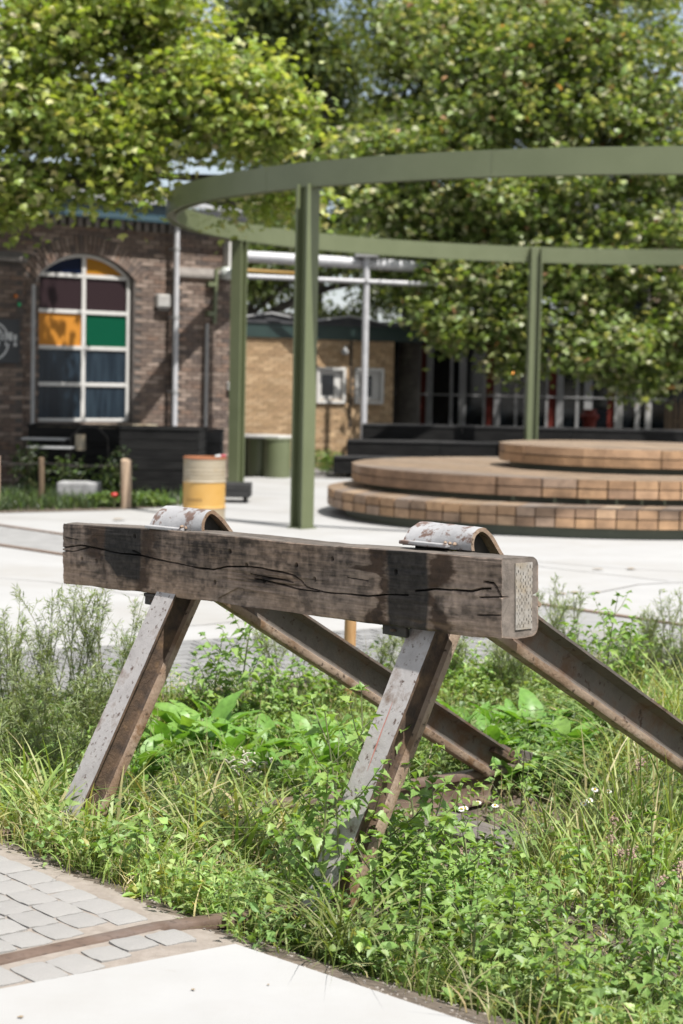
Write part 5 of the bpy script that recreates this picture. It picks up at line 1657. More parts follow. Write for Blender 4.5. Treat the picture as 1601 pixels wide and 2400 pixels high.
tree("broadleaf_tree", "dark rounded tree behind the yellow brick building, under the pipes", (-3.0, 47, -0.03), 0.3, 3.0, [
    ((-2.3, 47, 4.7), (1.1, 1.2, 0.9), 80), ((-3.6, 47, 4.9), (1.3, 1.2, 1.0), 70), ((-1.1, 47.5, 5.2), (0.7, 0.8, 0.45), 34), ((-0.1, 47.5, 5.0), (0.8, 0.8, 0.4), 40), ((1.0, 48, 4.5), (0.75, 0.8, 0.85), 60), ((1.9, 48, 4.6), (0.9, 0.8, 0.9), 60), ((-0.4, 49, 3.3), (1.3, 0.8, 0.28), 40)],
    0.18, 20, PAL_M, 35, template=OVAL, sig=0.28, dense=1.5)

# ------------------------------------------------------------------ planted strip before the workshop
def blades(pos, h, lean, width, r, pal, segs=4, zdir=None):
    """curved grass blades, n of them, one mesh worth of arrays"""
    n = len(pos)
    az_ = r.uniform(0, 2 * math.pi, n)
    d = np.stack([np.cos(az_), np.sin(az_), np.zeros(n)], -1)
    s = np.stack([-np.sin(az_), np.cos(az_), np.zeros(n)], -1)
    tw = r.normal(0, 0.6, n)
    s = s * np.cos(tw)[:, None] + d * np.sin(tw)[:, None]
    ts = np.linspace(0, 1, segs + 1)
    V = []
    for t in ts:
        c = pos + d * (lean * h * t ** 1.8)[:, None]
        c[:, 2] += h * (t - 0.42 * np.clip(lean, 0, 1.4) * t ** 2.4)
        w = width * (1 - t ** 1.6) * (0.65 + 0.6 * min(t * 3, 1) * 0.6)
        if t < 1:
            V += [c - s * w[:, None], c + s * w[:, None]]
        else:
            V += [c]
    k = 2 * segs + 1
    V = np.stack(V, 1)
    F = []
    for i in range(segs - 1):
        F += [(2 * i, 2 * i + 1, 2 * i + 3), (2 * i, 2 * i + 3, 2 * i + 2)]
    F += [(2 * segs - 2, 2 * segs - 1, 2 * segs)]
    F = np.array(F)[None] + (np.arange(n) * k)[:, None, None]
    return V.reshape(-1, 3), F.reshape(-1, 3), np.repeat(pick(pal, n, r), k, axis=0)


GREENS = [(0.165, 0.258, 0.074), (0.212, 0.310, 0.092), (0.126, 0.213, 0.064), (0.265, 0.345, 0.124), (0.191, 0.287, 0.083)]
GRASS = [(0.206, 0.281, 0.074), (0.265, 0.333, 0.096), (0.153, 0.236, 0.060), (0.330, 0.362, 0.140), (0.397, 0.355, 0.199)]
DARKG = [(0.034, 0.058, 0.022), (0.044, 0.072, 0.025), (0.028, 0.048, 0.019), (0.060, 0.080, 0.027)]

r = np.random.default_rng(51)
n = 5200
x = r.uniform(-5.2, -2.05, n)
y = 21.2 + (x + 4.2) * 0.72 + r.uniform(0.12, 2.6, n) ** 1.2
ok = r.random(n) < np.where(x < -3.0, 1.0, 0.55)
x, y = x[ok], y[ok]
pos = np.stack([x, y, np.full(len(x), 0.0)], -1)
hh = 0.20 * r.uniform(0.5, 1.4, len(x))
V1 = blades(pos, hh, r.uniform(0.1, 0.9, len(x)), np.full(len(x), 0.009), r, DARKG * 2 + GREENS[:1])
tag(link("strip_grass", np_mesh("strip_grass", V1[0], [V1[1]], [MT["weed_leaf"]], col=V1[2])), "dark tufty grass in the planted strip before the brick workshop", "grass", kind="stuff")


def leafy_bush(name, label, loc, rad, n, leaf, pal, seed, group=None, stems=7, template=OVAL, cat="shrub"):
    r = np.random.default_rng(seed)
    t = thing(name, label, cat, loc, group=group)
    L0 = np.array(loc)
    mb = MB()
    for k in range(stems):
        e = L0 + np.array([r.uniform(-.7, .7) * rad[0], r.uniform(-.7, .7) * rad[1], rad[2] * r.uniform(1.1, 1.9)])
        mb.tube([L0 + np.array([r.uniform(-.1, .1), r.uniform(-.1, .1), 0]), (L0 + e) / 2 + np.array([r.uniform(-.05, .05), 0, .05]), e], [0.008, 0.006, 0.003], 5)
    mb.build("stem", MT["stem"], t, world=True)
    u = r.normal(size=(n, 3)); u /= np.linalg.norm(u, axis=1)[:, None]
    pos = L0 + np.array([0, 0, rad[2]]) + u * (r.random(n) ** 0.45)[:, None] * np.array(rad)
    v, f, c = scatter(template, pos, axes_from(r.uniform(0, 6.28, n), r.normal(0.1, 0.5, n), r.normal(0, 0.4, n)), leaf * r.uniform(0.6, 1.2, n), pick(pal, n, r))
    o = link("foliage", np_mesh("foliage", to_local(v, t), [f], [MT["weed_leaf"]], col=c), t)
    o["kind"] = "stuff"
    return t


for k, (x, y, rx, rz, nn, pal, lab) in enumerate((
        (-4.15, 23.9, .30, .38, 340, DARKG, "tall dark shrub at the left end of the planted strip"),
        (-3.60, 23.7, .35, .30, 320, DARKG + GREENS[:1], "dark shrub behind the grey stone block"),
        (-3.12, 23.6, .26, .30, 260, GREENS + DARKG, "paler shrub at the right end of the grey stone block"),
        (-2.90, 23.5, .18, .38, 160, DARKG, "thin dark shrub left of the thick pale post"),
        (-2.78, 22.5, .26, .10, 330, GREENS, "low bright green weed at the foot of the thick pale post"),
        (-2.42, 22.75, .26, .09, 300, GREENS, "low bright green weed before the black plank box"),
        (-3.0, 22.4, .20, .10, 200, GREENS, "low bright green weed left of the thick pale post"),
        (-0.30, 31.9, .40, .22, 520, GREENS, "bright green weeds growing against the yellow brick wall"))):
    leafy_bush("shrub", lab, (x, y, 0.0), (rx, rx * .8, rz), nn, 0.075, pal if k == 7 else [tuple(c * 0.72 for c in q) for q in pal], 200 + k, group="shrubs of the planted strip" if k < 7 else None)
t = thing("red_flower", "single red flower beside the thick pale post", "flower", (-2.83, 22.25, 0.0))
m_ = MB(); m_.tube([(0, 0, 0), (0.01, 0, 0.15)], 0.006, 6); m_.build("stem", MT["stem"], t)
m_ = MB(); m_.lathe([(0.0, .14), (.03, .15), (.045, .18), (.03, .20), (0, .195)], 10); m_.build("bloom", flat("red_bloom", (0.6, 0.03, 0.02)), t, smooth=60)

# ------------------------------------------------------------------ the overgrown track bed
def bed_mask(x, y):
    s = 0.7604 * x + 0.6494 * y
    d1 = s - 3.16
    d2 = 0.618 * x + 0.656 * y - 3.194
    d3 = 8.5 + 0.52 * x - 0.854 * y
    return np.minimum(np.minimum(d1, d2), d3)


def bed_points(n, r, density=None, x0=-2.7, x1=3.6, y0=3.0, y1=11.0):
    out = []
    tot = 0
    while tot < n:
        x, y = r.uniform(x0, x1, n), r.uniform(y0, y1, n)
        ok = (bed_mask(x, y) > 0.02) & (np.abs(x) < 0.21 * y + 0.95)
        if density is not None:
            ok &= r.random(n) < density(x, y)
        out.append(np.stack([x[ok], y[ok]], -1))
        tot += ok.sum()
    p = np.concatenate(out)[:n]
    return np.c_[p, soil_z(p[:, 0], p[:, 1]) - 0.004]


def dens_grass(x, y):
    d = bed_mask(x, y)
    base = np.clip(d / 0.35, 0.04, 1)
    pat = np.clip((fbm(x * 1.9, y * 1.9, 0, 121, 3) - 0.34) * 4.0, 0.06, 1)
    # bare soil along the lower right edge of the bed
    d2 = 0.618 * x + 0.656 * y - 3.194
    base = np.where((d2 < 0.28) & (x > -0.2), base * 0.25, base)
    s_, n_ = 0.7604 * x + 0.6494 * y, -0.6494 * x + 0.7604 * y
    return base * pat * np.where((s_ > 3.9) & (s_ < 6.05) & (n_ > np.where(s_ < 4.75, 5.3, 4.85)) & (n_ < 5.92), 0.12, 1.0)


r = np.random.default_rng(61)
pos = bed_points(44000, r, dens_grass)
n = len(pos)
hsel = 0.05 + 0.13 * r.random(n) ** 1.5 * (0.5 + fbm(pos[:, 0] * 2, pos[:, 1] * 2, 0, 122, 3))
def patchy(x, y):
    """whole patches of the bed are paler, yellower or darker than others"""
    a = fbm(x * 1.3 + 9, y * 1.3, 0, 131, 3)
    b = fbm(x * 2.1, y * 2.1 + 4, 0, 132, 3)
    k = 0.66 + 0.62 * np.clip((a - 0.28) * 2.2, 0, 1)
    return np.stack([k * (0.86 + 0.28 * b), k, k * (0.85 + 0.3 * b)], -1)


V1 = blades(pos, hsel * 1.5, r.uniform(0.15, 1.3, n), r.uniform(0.002, 0.0046, n), r, GRASS * 3 + [(0.44, 0.37, 0.19)])
V1 = (V1[0], V1[1], V1[2] * patchy(V1[0][:, 0], V1[0][:, 1]))
pd = bed_points(430, r, dens_grass)
Vd = blades(pd, r.uniform(0.18, 0.42, len(pd)), r.uniform(0.05, 0.5, len(pd)), r.uniform(0.0014, 0.0024, len(pd)), r, [(0.40, 0.33, 0.19), (0.33, 0.25, 0.15), (0.46, 0.41, 0.24)], segs=4)
V1 = join_np([V1, Vd])
tag(link("bed_grass", np_mesh("bed_grass", V1[0], [V1[1]], [MT["weed_leaf"]], col=V1[2])), "short mixed grass covering the old track bed", "grass", kind="stuff")


# low leafy weeds that nobody could count
def clear_rail(x, y):
    """1, but low over the sleeper and rail that show at the right"""
    s, n = 0.7604 * x + 0.6494 * y, -0.6494 * x + 0.7604 * y
    return np.where((s > 3.9) & (s < 6.05) & (n > np.where(s < 4.75, 5.3, 4.85)) & (n < 5.92), 0.08, 1.0)


def dens_weed(x, y):
    d = bed_mask(x, y)
    pat = np.clip((fbm(x * 2.3 + 5, y * 2.3, 0, 123, 3) - 0.38) * 4.2, 0.04, 1)
    d2 = 0.618 * x + 0.656 * y - 3.194
    e = np.where((d2 < 0.30) & (x > -0.2), 0.16, 1.0)
    return np.clip(d / 0.25, 0.05, 1) * pat * e * clear_rail(x, y)


cl_ = bed_points(4000, r, dens_weed)
per = 13
cpos = np.repeat(cl_, per, axis=0)
n = len(cpos)
hgt = np.repeat(r.uniform(0.05, 0.26, len(cl_)), per)
u = r.random(n)
cpos = cpos + np.stack([r.normal(0, 0.035, n), r.normal(0, 0.035, n), hgt * u + 0.01], -1)
yaw = r.uniform(0, 6.28, n)
V1 = scatter(RHOMB, cpos, axes_from(yaw, r.normal(0.15, 0.4, n), r.normal(0, 0.35, n)), r.uniform(0.018, 0.05, n), pick(GREENS, n, r) * np.repeat(r.uniform(0.8, 1.2, (len(cl_), 1)), per, axis=0))
cl2 = bed_points(1950, r, dens_weed)
per2 = 22
c2 = np.repeat(cl2, per2, axis=0)
n2 = len(c2)
c2 = c2 + np.stack([r.normal(0, 0.03, n2), r.normal(0, 0.03, n2), np.repeat(r.uniform(0.06, 0.28, len(cl2)), per2) * r.random(n2)], -1)
V2_ = scatter(NARROW, c2, axes_from(r.uniform(0, 6.28, n2), r.normal(0.45, 0.45, n2), r.normal(0, 0.4, n2)), r.uniform(0.025, 0.06, n2), pick(GREENS + [(0.17, 0.19, 0.06), (0.10, 0.14, 0.055)], n2, r))
cl3 = bed_points(800, r, dens_weed)
per3 = 9
c3_ = np.repeat(cl3, per3, axis=0)
n3_ = len(c3_)
c3_ = c3_ + np.stack([r.normal(0, 0.02, n3_), r.normal(0, 0.02, n3_), np.repeat(r.uniform(0.02, 0.16, len(cl3)), per3)], -1)
V3_ = scatter(OVAL, c3_, axes_from(r.uniform(0, 6.28, n3_), r.normal(0.35, 0.35, n3_), r.normal(0, 0.3, n3_)), np.repeat(r.uniform(0.04, 0.075, len(cl3)), per3) * r.uniform(0.6, 1.1, n3_), pick(GREENS + [(0.26, 0.30, 0.08), (0.28, 0.27, 0.08)], n3_, r) * np.repeat(r.uniform(0.8, 1.2, (len(cl3), 1)), per3, axis=0))
Vw, Fw, Cw = join_np([V1, V2_, V3_])
Cw = np.clip(Cw * patchy(Vw[:, 0], Vw[:, 1]), 0.005, 0.6)
tag(link("low_weeds", np_mesh("low_weeds", Vw, [Fw], [MT["weed_leaf"]], col=Cw)), "low leafy weeds covering the old track bed", "ground cover", kind="stuff")
# gravel crumbs on the bare soil
pg = bed_points(2600, r, lambda x, y: np.clip(1 - bed_mask(x, y) / 0.5, 0.02, 1))
sz = r.uniform(0.002, 0.008, len(pg))
OCT = (np.array([(1, 0, 0), (0, 1, 0), (-1, 0, 0), (0, -1, 0), (0, 0, .7), (0, 0, -.5)], float), np.array([(0, 1, 4), (1, 2, 4), (2, 3, 4), (3, 0, 4), (1, 0, 5), (2, 1, 5), (3, 2, 5), (0, 3, 5)]))
pg[:, 2] += 0.004
Vg = scatter(OCT, pg, axes_from(r.uniform(0, 6.28, len(pg)), r.normal(0, .4, len(pg)), r.normal(0, .4, len(pg))), sz, np.array([0.34, 0.30, 0.26]) * r.uniform(0.5, 1.5, (len(pg), 1)))
tag(link("soil_gravel", np_mesh("soil_gravel", Vg[0], [Vg[1]], [MT["granite"]], col=Vg[2])), "gravel crumbs on the bare soil", "gravel", kind="stuff")

NTH = ["leftmost", "second from the left", "third from the left", "fourth from the left", "fifth from the left", "sixth from the left", "seventh from the left", "eighth from the left", "ninth from the left", "tenth from the left"] + [w_ + " from the left" for w_ in "eleventh twelfth thirteenth fourteenth fifteenth sixteenth seventeenth eighteenth nineteenth twentieth".split()]


def ranks(spots):
    """place of every spot in the row, counted from the left as seen from the camera"""
    o = sorted(range(len(spots)), key=lambda i: spots[i][0] / spots[i][1])
    return {i: NTH[k] for k, i in enumerate(o)}


# ---- leaf meshes shared by the plants that are things of their own
def leaf_mesh(T, m, name="leaf", bend=0.0):
    V = T[0].copy()
    V[:, 2] -= bend * V[:, 1] ** 2
    return np_mesh(name, V, [T[1]], [m], smooth=True)


LG = [leaf_mesh(RHOMB, MT["goose"], bend=b) for b in (0.0, 0.15, 0.3)]


def big_leaf(m, seed):
    """large ovate leaf with a folded midrib, wavy margin and arching blade"""
    rr = np.random.default_rng(seed)
    ny, nx = 9, 5
    V, F = [], []
    for i in range(ny):
        t = i / (ny - 1)
        w = 0.27 * (math.sin(math.pi * min(1, t ** 0.8 * 0.97 + 0.03)) ** 0.8) * (1 - 0.25 * t) + 0.012 * (t < 0.95)
        for j in range(nx):
            s = (j / (nx - 1) - 0.5) * 2
            V.append((s * w, t, 0.10 * abs(s) * w / 0.3 + 0.025 * math.sin(t * 14 + s * 2 + seed) * abs(s) - 0.42 * t * t + 0.16 * t))
    for i in range(ny - 1):
        for j in range(nx - 1):
            F.append((i * nx + j, i * nx + j + 1, (i + 1) * nx + j + 1, (i + 1) * nx + j))
    return np_mesh("leaf", np.array(V), [np.array(F)], [m], smooth=True)


LC = [big_leaf(MT["comfrey"], k) for k in range(4)]


def leaf_matrix(p, yaw, pitch, roll, size, wide=1.0):
    A = axes_from(np.array([yaw]), np.array([pitch]), np.array([roll]))[0] * size
    return Matrix(((A[0][0] * wide, A[1][0], A[2][0], p[0]), (A[0][1] * wide, A[1][1], A[2][1], p[1]), (A[0][2] * wide, A[1][2], A[2][2], p[2]), (0, 0, 0, 1)))


def goosefoot(label, x, y, h, seed, group, size=0.06, bushy=1.0):
    rr = random.Random(seed)
    z0 = float(soil_z(x, y)) - 0.01
    t = thing("leafy_weed", label, "weed", (x, y, z0), group=group)
    mb = MB()
    lx, ly = rr.uniform(-.12, .12) * h, rr.uniform(-.12, .12) * h
    def axis(f): return Vector((lx * f * f, ly * f * f, h * f))
    mb.tube([axis(f) for f in (0, .25, .5, .75, 1)], [0.0055, 0.0048, 0.004, 0.003, 0.0015], 6)
    az0 = rr.uniform(0, 6.28)
    tips = [(axis(1), 0.9)]
    nb = max(3, int(5 * bushy + h * 9))
    leaves = []
    for k in range(nb):
        f = 0.12 + 0.8 * k / nb
        az0 += 2.4 + rr.uniform(-.3, .3)
        L = h * (0.50 * (1 - f) + 0.12) * rr.uniform(0.7, 1.15)
        d = Vector((math.cos(az0), math.sin(az0), rr.uniform(0.5, 1.1))).normalized()
        p0 = axis(f)
        p1 = p0 + d * L * .55
        p2 = p0 + d * L + Vector((0, 0, L * 0.18))
        mb.tube([p0, p1, p2], [0.0028, 0.0022, 0.001], 5)
        nl = max(3, int(L / 0.022))
        for i in range(nl):
            g = 0.2 + 0.8 * (i + rr.random() * .5) / nl
            q = p0.lerp(p1, g * 2) if g < .5 else p1.lerp(p2, min(1, g * 2 - 1))
            leaves.append((q, az0 + (1 if i % 2 else -1) * rr.uniform(0.5, 1.5), rr.uniform(-.45, .35), size * (1.0 - 0.45 * g) * rr.uniform(.7, 1.2)))
        for i in range(3):
            leaves.append((p2, az0 + rr.uniform(-2, 2), rr.uniform(0.1, 0.9), size * rr.uniform(.4, .7)))
    for i in range(int(6 + h * 10)):
        f = rr.uniform(.3, 1)
        leaves.append((axis(f), rr.uniform(0, 6.28), rr.uniform(-.3, .5), size * rr.uniform(.6, 1.1)))
    for i in range(7):
        leaves.append((axis(1), rr.uniform(0, 6.28), rr.uniform(.3, 1.2), size * rr.uniform(.35, .6)))
    mb.build("stem", MT["stem"], t)
    rr.shuffle(leaves)
    for (q, yaw, pit, s) in leaves[:150]:
        link("leaf", LG[rr.randrange(3)], t, leaf_matrix(q, yaw, pit, rr.gauss(0, .35), s))
    return t


GF = [(-0.04, 5.66, 0.50, "leafy weed leaning over the left side of the right front leg's foot"), (0.10, 5.88, 0.70, "tallest leafy weed, standing close to the foot of the right front leg"), (0.05, 6.35, 0.42, "leafy weed behind the foot of the right front leg"), (0.30, 6.15, 0.50, "leafy weed standing left of the daisies"), (0.03, 5.74, 0.66, "tall leafy weed rising in front of the foot of the right front leg"), (0.19, 5.98, 0.60, "tall leafy weed right of the foot of the right front leg"), (0.33, 5.88, 0.50, "leafy weed between the right front leg and the daisies"),
      (0.12, 5.50, 0.40, "leafy weed lowest before the right front leg, above the pale grass tuft"), (-0.10, 5.98, 0.36, "leafy weed at the left side of the foot of the right front leg"), (0.46, 5.80, 0.38, "leafy weed behind the two broad dock leaves"),
      (0.75, 7.15, 0.40, "leafy weed growing over the rusty joint of the left back brace"), (0.24, 5.20, 0.34, "leafy weed right of the pale grass tuft near the white slab"), (0.40, 5.02, 0.30, "leafy weed nearest the edge of the white slab at the bottom"),
      (0.66, 5.42, 0.34, "leafy weed at the bottom right, below the broad dock leaves"), (0.88, 5.40, 0.34, None), (0.92, 5.02, 0.34, None), (1.04, 5.48, 0.34, None), (0.73, 5.02, 0.24, None), (0.53, 5.35, 0.32, None), (0.84, 5.88, 0.34, None), (1.10, 6.10, 0.36, None),
      (0.62, 4.78, 0.25, None), (1.0, 4.75, 0.3, None), (0.98, 5.15, 0.34, None)]
GFR = ranks([(x, y) for x, y, h, lab in GF if not lab])
ng = sum(1 for g_ in GF if g_[3])
for k, (x, y, h, lab) in enumerate(GF):
    goosefoot(lab or GFR[k - ng] + " of the leafy weeds crowding the lower right corner", x, y, h * (1.22 if k < 5 else 1.1), 300 + k, "leafy weeds in the track bed" if lab else "leafy weeds crowding the lower right corner", size=0.072 if k < 7 else 0.060)
for k, (x, y, h, lab) in enumerate(((-0.77, 6.06, 0.17, "small broad leaved weed at the left edge of the soil, beside the grass"), (-0.66, 5.93, 0.25, "young leafy weed on bare soil, nearest the cobbles"), (-0.50, 5.90, 0.17, "small leafy weed right of the young one on bare soil"),
                                 (-0.36, 5.80, 0.18, "small leafy weed above the sandy joint by the rail"), (-0.24, 5.78, 0.21, "small bright weed just above the end of the brown rail"), (-0.17, 5.98, 0.2, "small weed left of the right front leg's foot"), (-0.43, 6.02, 0.17, "small pale weed before the sedge tufts"))):
    goosefoot(lab, x, y, h, 340 + k, "small weeds along the front edge of the bed", size=0.062, bushy=0.55)
for k, (x, y, h, lab) in enumerate(((-0.50, 9.05, 0.66, "tall bright weed standing left of the left back brace"), (-0.64, 9.1, 0.48, "bright weed behind the comfrey, left of the tallest one"), (-0.36, 9.1, 0.42, "bright weed tucked under the left back brace"), (-0.2, 9.3, 0.36, "low bright weed behind the crossing of leg and brace"),
                                 (1.50, 10.0, 0.72, "tall nettle like weed above the right back brace"), (1.63, 10.0, 0.58, "shorter nettle like weed right of the tall one"), (1.40, 10.15, 0.50, "nettle like weed close to the right back brace"))):
    goosefoot(lab, x, y, h, 360 + k, "tall weeds at the back of the bed", size=0.075, bushy=1.0)


def comfrey(label, x, y, R, seed, n=19):
    rr = random.Random(seed)
    z0 = float(soil_z(x, y)) - 0.01
    t = thing("comfrey_plant", label, "plant", (x, y, z0), group="comfrey clumps behind the buffer stop")
    mb = MB()
    for k in range(n):
        a = k * 2.4 + rr.uniform(-.4, .4)
        inner = k / n
        s = 0.82 * R * rr.uniform(.65, 1.15)
        p0 = Vector((math.cos(a) * .02, math.sin(a) * .02, 0))
        p1 = p0 + Vector((math.cos(a) * s * .25, math.sin(a) * s * .25, s * (0.30 + 0.45 * inner)))
        mb.tube([p0, p1], [0.005, 0.0035], 5)
        link("leaf", LC[rr.randrange(4)], t, leaf_matrix(p1 - Vector((0, 0, .003)), a, 0.35 + 0.7 * inner + rr.uniform(-.25, .25), rr.gauss(0, .3), s, rr.uniform(.9, 1.2)))
    mb.build("stem", MT["stem"], t)


CF1 = ((-0.80, 8.45, .25), (-0.66, 8.62, .27), (-0.46, 8.40, .24), (-0.30, 8.55, .22), (-0.12, 8.6, .22), (-0.62, 8.95, .24), (-0.38, 8.15, .2), (0.02, 8.85, .2), (-0.92, 8.1, .2), (-0.2, 8.0, .18), (-0.5, 8.75, .22), (-0.05, 8.3, .2), (0.12, 8.55, .2))
CR1 = ranks(CF1)
for k, (x, y, R) in enumerate(CF1):
    comfrey(CR1[k] + " of the broad leaved comfrey clumps between the two front legs", x, y, R, 400 + k)
CF2 = ((0.70, 9.1, .24), (0.86, 9.0, .25), (1.02, 9.05, .24), (0.72, 8.62, .22), (1.12, 8.75, .22), (0.92, 8.5, .2), (1.25, 9.2, .2), (0.55, 8.75, .2), (0.8, 8.3, .18), (0.95, 9.35, .2))
CR2 = ranks(CF2)
for k, (x, y, R) in enumerate(CF2):
    comfrey(CR2[k] + " of the broad leaved comfrey clumps between the two back braces", x, y, R, 420 + k)


def wispy(label, x, y, h, seed, group, n=760, pal=None):
    """mugwort: many thin upright stems with small narrow grey green leaves"""
    rr = np.random.default_rng(seed)
    z0 = float(soil_z(x, y)) - 0.01
    t = thing("mugwort_shrub", label, "shrub", (x, y, z0), group=group)
    mb = MB()
    pos, yaw = [], []
    ns = 8
    for k in range(ns):
        a = rr.uniform(0, 6.28)
        lean = rr.uniform(.05, .42) * h
        ox, oy = rr.normal(0, .035, 2)
        H = h * rr.uniform(.65, 1.0)
        pts = [Vector((ox + math.cos(a) * lean * f ** 1.5 + math.sin(7 * f + k) * .006, oy + math.sin(a) * lean * f ** 1.5, H * f)) for f in (0, .3, .6, .85, 1)]
        mb.tube(pts, [.0035, .003, .0024, .0016, .0008], 4)
        for j in range(9):
            f = rr.uniform(.3, .97)
            i = min(int(f * 4), 3)
            p = pts[i].lerp(pts[i + 1], (f * 4) % 1)
            b = rr.uniform(0, 6.28)
            L = (1.05 - f) * h * 0.28 + .02
            e = p + Vector((math.cos(b) * L * .6, math.sin(b) * L * .6, L))
            mb.tube([p, e], [.0013, .0006], 3, cap=False)
            for m in range(int(n / ns / 10) + 1):
                g = rr.random()
                pos.append(p.lerp(e, g) + Vector(rr.normal(0, .004, 3))); yaw.append(b + rr.normal(0, 1.0))
        for m in range(int(n / ns / 3)):
            f = rr.uniform(.15, 1)
            i = min(int(f * 4), 3)
            pos.append(pts[i].lerp(pts[i + 1], (f * 4) % 1)); yaw.append(rr.uniform(0, 6.28))
    mb.build("stem", MT["stem"], t)
    pos = np.array(pos); yaw = np.array(yaw); m = len(pos)
    v, f, c = scatter(NARROW, pos, axes_from(yaw, rr.normal(.55, .4, m), rr.normal(0, .5, m)), rr.uniform(.022, .05, m), pick(pal or [(0.19, 0.225, 0.115), (0.22, 0.26, 0.13), (0.15, 0.185, 0.09), (0.26, 0.29, 0.16), (0.19, 0.25, 0.085)], m, rr))
    o = link("foliage", np_mesh("foliage", v, [f], [MT["weed_leaf"]], col=c), t)
    o["kind"] = "stuff"


MW1 = ((-1.54, 8.75, .66), (-1.41, 8.77, .70), (-1.30, 8.85, .74), (-1.18, 8.9, .74), (-1.60, 8.5, .64), (-1.06, 8.95, .62), (-1.37, 8.3, .56), (-1.18, 8.35, .58), (-1.5, 8.2, .5), (-1.28, 8.0, .46), (-1.08, 8.6, .55), (-1.62, 8.1, .45), (-1.0, 8.25, .42), (-1.22, 7.75, .36), (-1.42, 7.8, .38))
MR1 = ranks(MW1)
for k, (x, y, h) in enumerate(MW1):
    wispy(MR1[k] + " of the wispy grey green mugworts at the left edge", x, y, h, 500 + k, "mugwort at the left edge")
MW2 = ((1.34, 10.55, .58), (1.22, 10.45, .55), (1.88, 10.6, .52), (2.03, 10.6, .64), (1.75, 10.5, .45), (2.12, 10.4, .55))
MR2 = ranks(MW2)
for k, (x, y, h) in enumerate(MW2):
    wispy(MR2[k] + " of the thin mugworts above the right back brace", x, y, h, 520 + k, "mugwort at the right edge", n=560)
MW3 = ((0.40, 10.1, .44), (0.92, 10.0, .42), (1.03, 9.95, .44), (-0.33, 9.7, .42), (0.28, 9.9, .35), (0.65, 10.05, .34))
MR3 = ranks(MW3)
for k, (x, y, h) in enumerate(MW3):
    wispy(MR3[k] + " of the thin mugworts under the beam, before the grey paving", x, y, h, 530 + k, "mugwort at the back of the bed", n=480)

# ---- sedge and long grass tufts
def tuft(label, x, y, h, n, seed, group, pal=GRASS, w=0.0042, spread=.05, lean=(0.3, 1.5), heads=0):
    rr = np.random.default_rng(seed)
    z0 = float(soil_z(x, y)) - 0.01
    t = thing("grass_tuft", label, "grass tuft", (x, y, z0), group=group)
    p = np.c_[rr.normal(0, spread, (n, 2)), np.zeros(n)]
    v, f, c = blades(p, 1.65 * h * rr.uniform(.5, 1.2, n), rr.uniform(*lean, n), 1.7 * w * rr.uniform(.5, 1.3, n), rr, pal, segs=6)
    o = link("blades", np_mesh("blades", v, [f], [MT["weed_leaf"]], col=c), t)
    o["kind"] = "stuff"
    if heads:
        mb, hb = MB(), MB()
        for k in range(heads):
            a = rr.uniform(0, 6.28); H = h * rr.uniform(.85, 1.15); d = rr.uniform(.1, .35) * h
            e = Vector((math.cos(a) * d, math.sin(a) * d, H))
            mb.tube([(0, 0, 0), e * .55 + Vector((0, 0, .01)), e], [.0022, .0018, .0013], 4)
            for q in range(9):
                b = rr.uniform(0, 6.28); L = rr.uniform(.008, .02)
                hb.tube([e, e + Vector((math.cos(b) * L, math.sin(b) * L, rr.uniform(-.004, .014)))], [.0014, .0006], 4, cap=False)
        mb.build("stalk", MT["stem"], t)
        hb.build("flower_head", flat("sedge_head_%d" % seed, (0.34, 0.33, 0.09), .8), t)


TL_ = [(-1.10, 6.98, .30), (-1.17, 6.71, .26), (-0.95, 6.73, .26), (-0.77, 6.55, .25), (-0.74, 6.94, .28), (-0.58, 6.76, .27), (-0.47, 6.57, .29), (-0.34, 6.58, .28), (-0.94, 7.29, .24), (-0.47, 7.11, .26), (-0.26, 6.98, .25), (-1.33, 7.18, .26), (-0.86, 6.36, .2), (-1.02, 6.5, .2), (-0.15, 6.75, .24), (-0.62, 6.42, .22), (-1.25, 6.95, .24), (-0.55, 7.4, .24), (-0.25, 7.3, .22)]
TLR = ranks(TL_)
for k, (x, y, h) in enumerate(TL_):
    tuft(TLR[k] + " of the arching grass tufts round the left front leg", x, y, h, 46, 600 + k, "grass tufts round the left front leg", heads=3 if k in (4, 5, 7, 9, 10) else 0, w=0.0062)
TR_ = [(1.16, 7.1, .38), (1.29, 7.25, .42), (1.12, 7.47, .34), (1.28, 6.71, .38), (0.96, 6.68, .28), (0.99, 6.11, .32), (1.14, 6.28, .34), (0.85, 6.95, .24), (1.05, 6.85, .32), (0.78, 6.45, .24)]
TRR = ranks(TR_)
for k, (x, y, h) in enumerate(TR_):
    tuft(TRR[k] + " of the sedge tufts with yellowish star shaped heads at the right", x, y, h, 30, 630 + k, "sedge at the right edge", heads=4, w=0.0038, lean=(.15, 1.0))
TB_ = ((1.72, 8.91, .40), (1.59, 8.89, .34), (1.42, 8.66, .34), (1.85, 9.1, .40), (1.55, 9.3, .36), (1.75, 9.5, .34), (1.5, 8.3, .3), (1.3, 8.1, .28), (1.65, 8.4, .34))
TBR = ranks(TB_)
for k, (x, y, h) in enumerate(TB_):
    tuft(TBR[k] + " of the yellow green grass tufts under the right back brace", x, y, h, 44, 650 + k, "grass tufts under the right back brace", heads=2, pal=GRASS + [(0.24, 0.24, 0.07)] * 2)
tuft("pale fountain like grass tuft hanging over the corner of the white slab", 0.02, 5.30, .26, 80, 670, None, w=.003, lean=(.5, 1.7), spread=.035, pal=[(0.20, 0.22, 0.08), (0.26, 0.27, 0.13), (0.15, 0.19, 0.06)])
tuft("smaller pale grass tuft right of the corner of the white slab", -0.12, 5.60, .2, 50, 671, None, w=.003, lean=(.5, 1.6), spread=.03, pal=[(0.20, 0.22, 0.08), (0.15, 0.19, 0.06)])

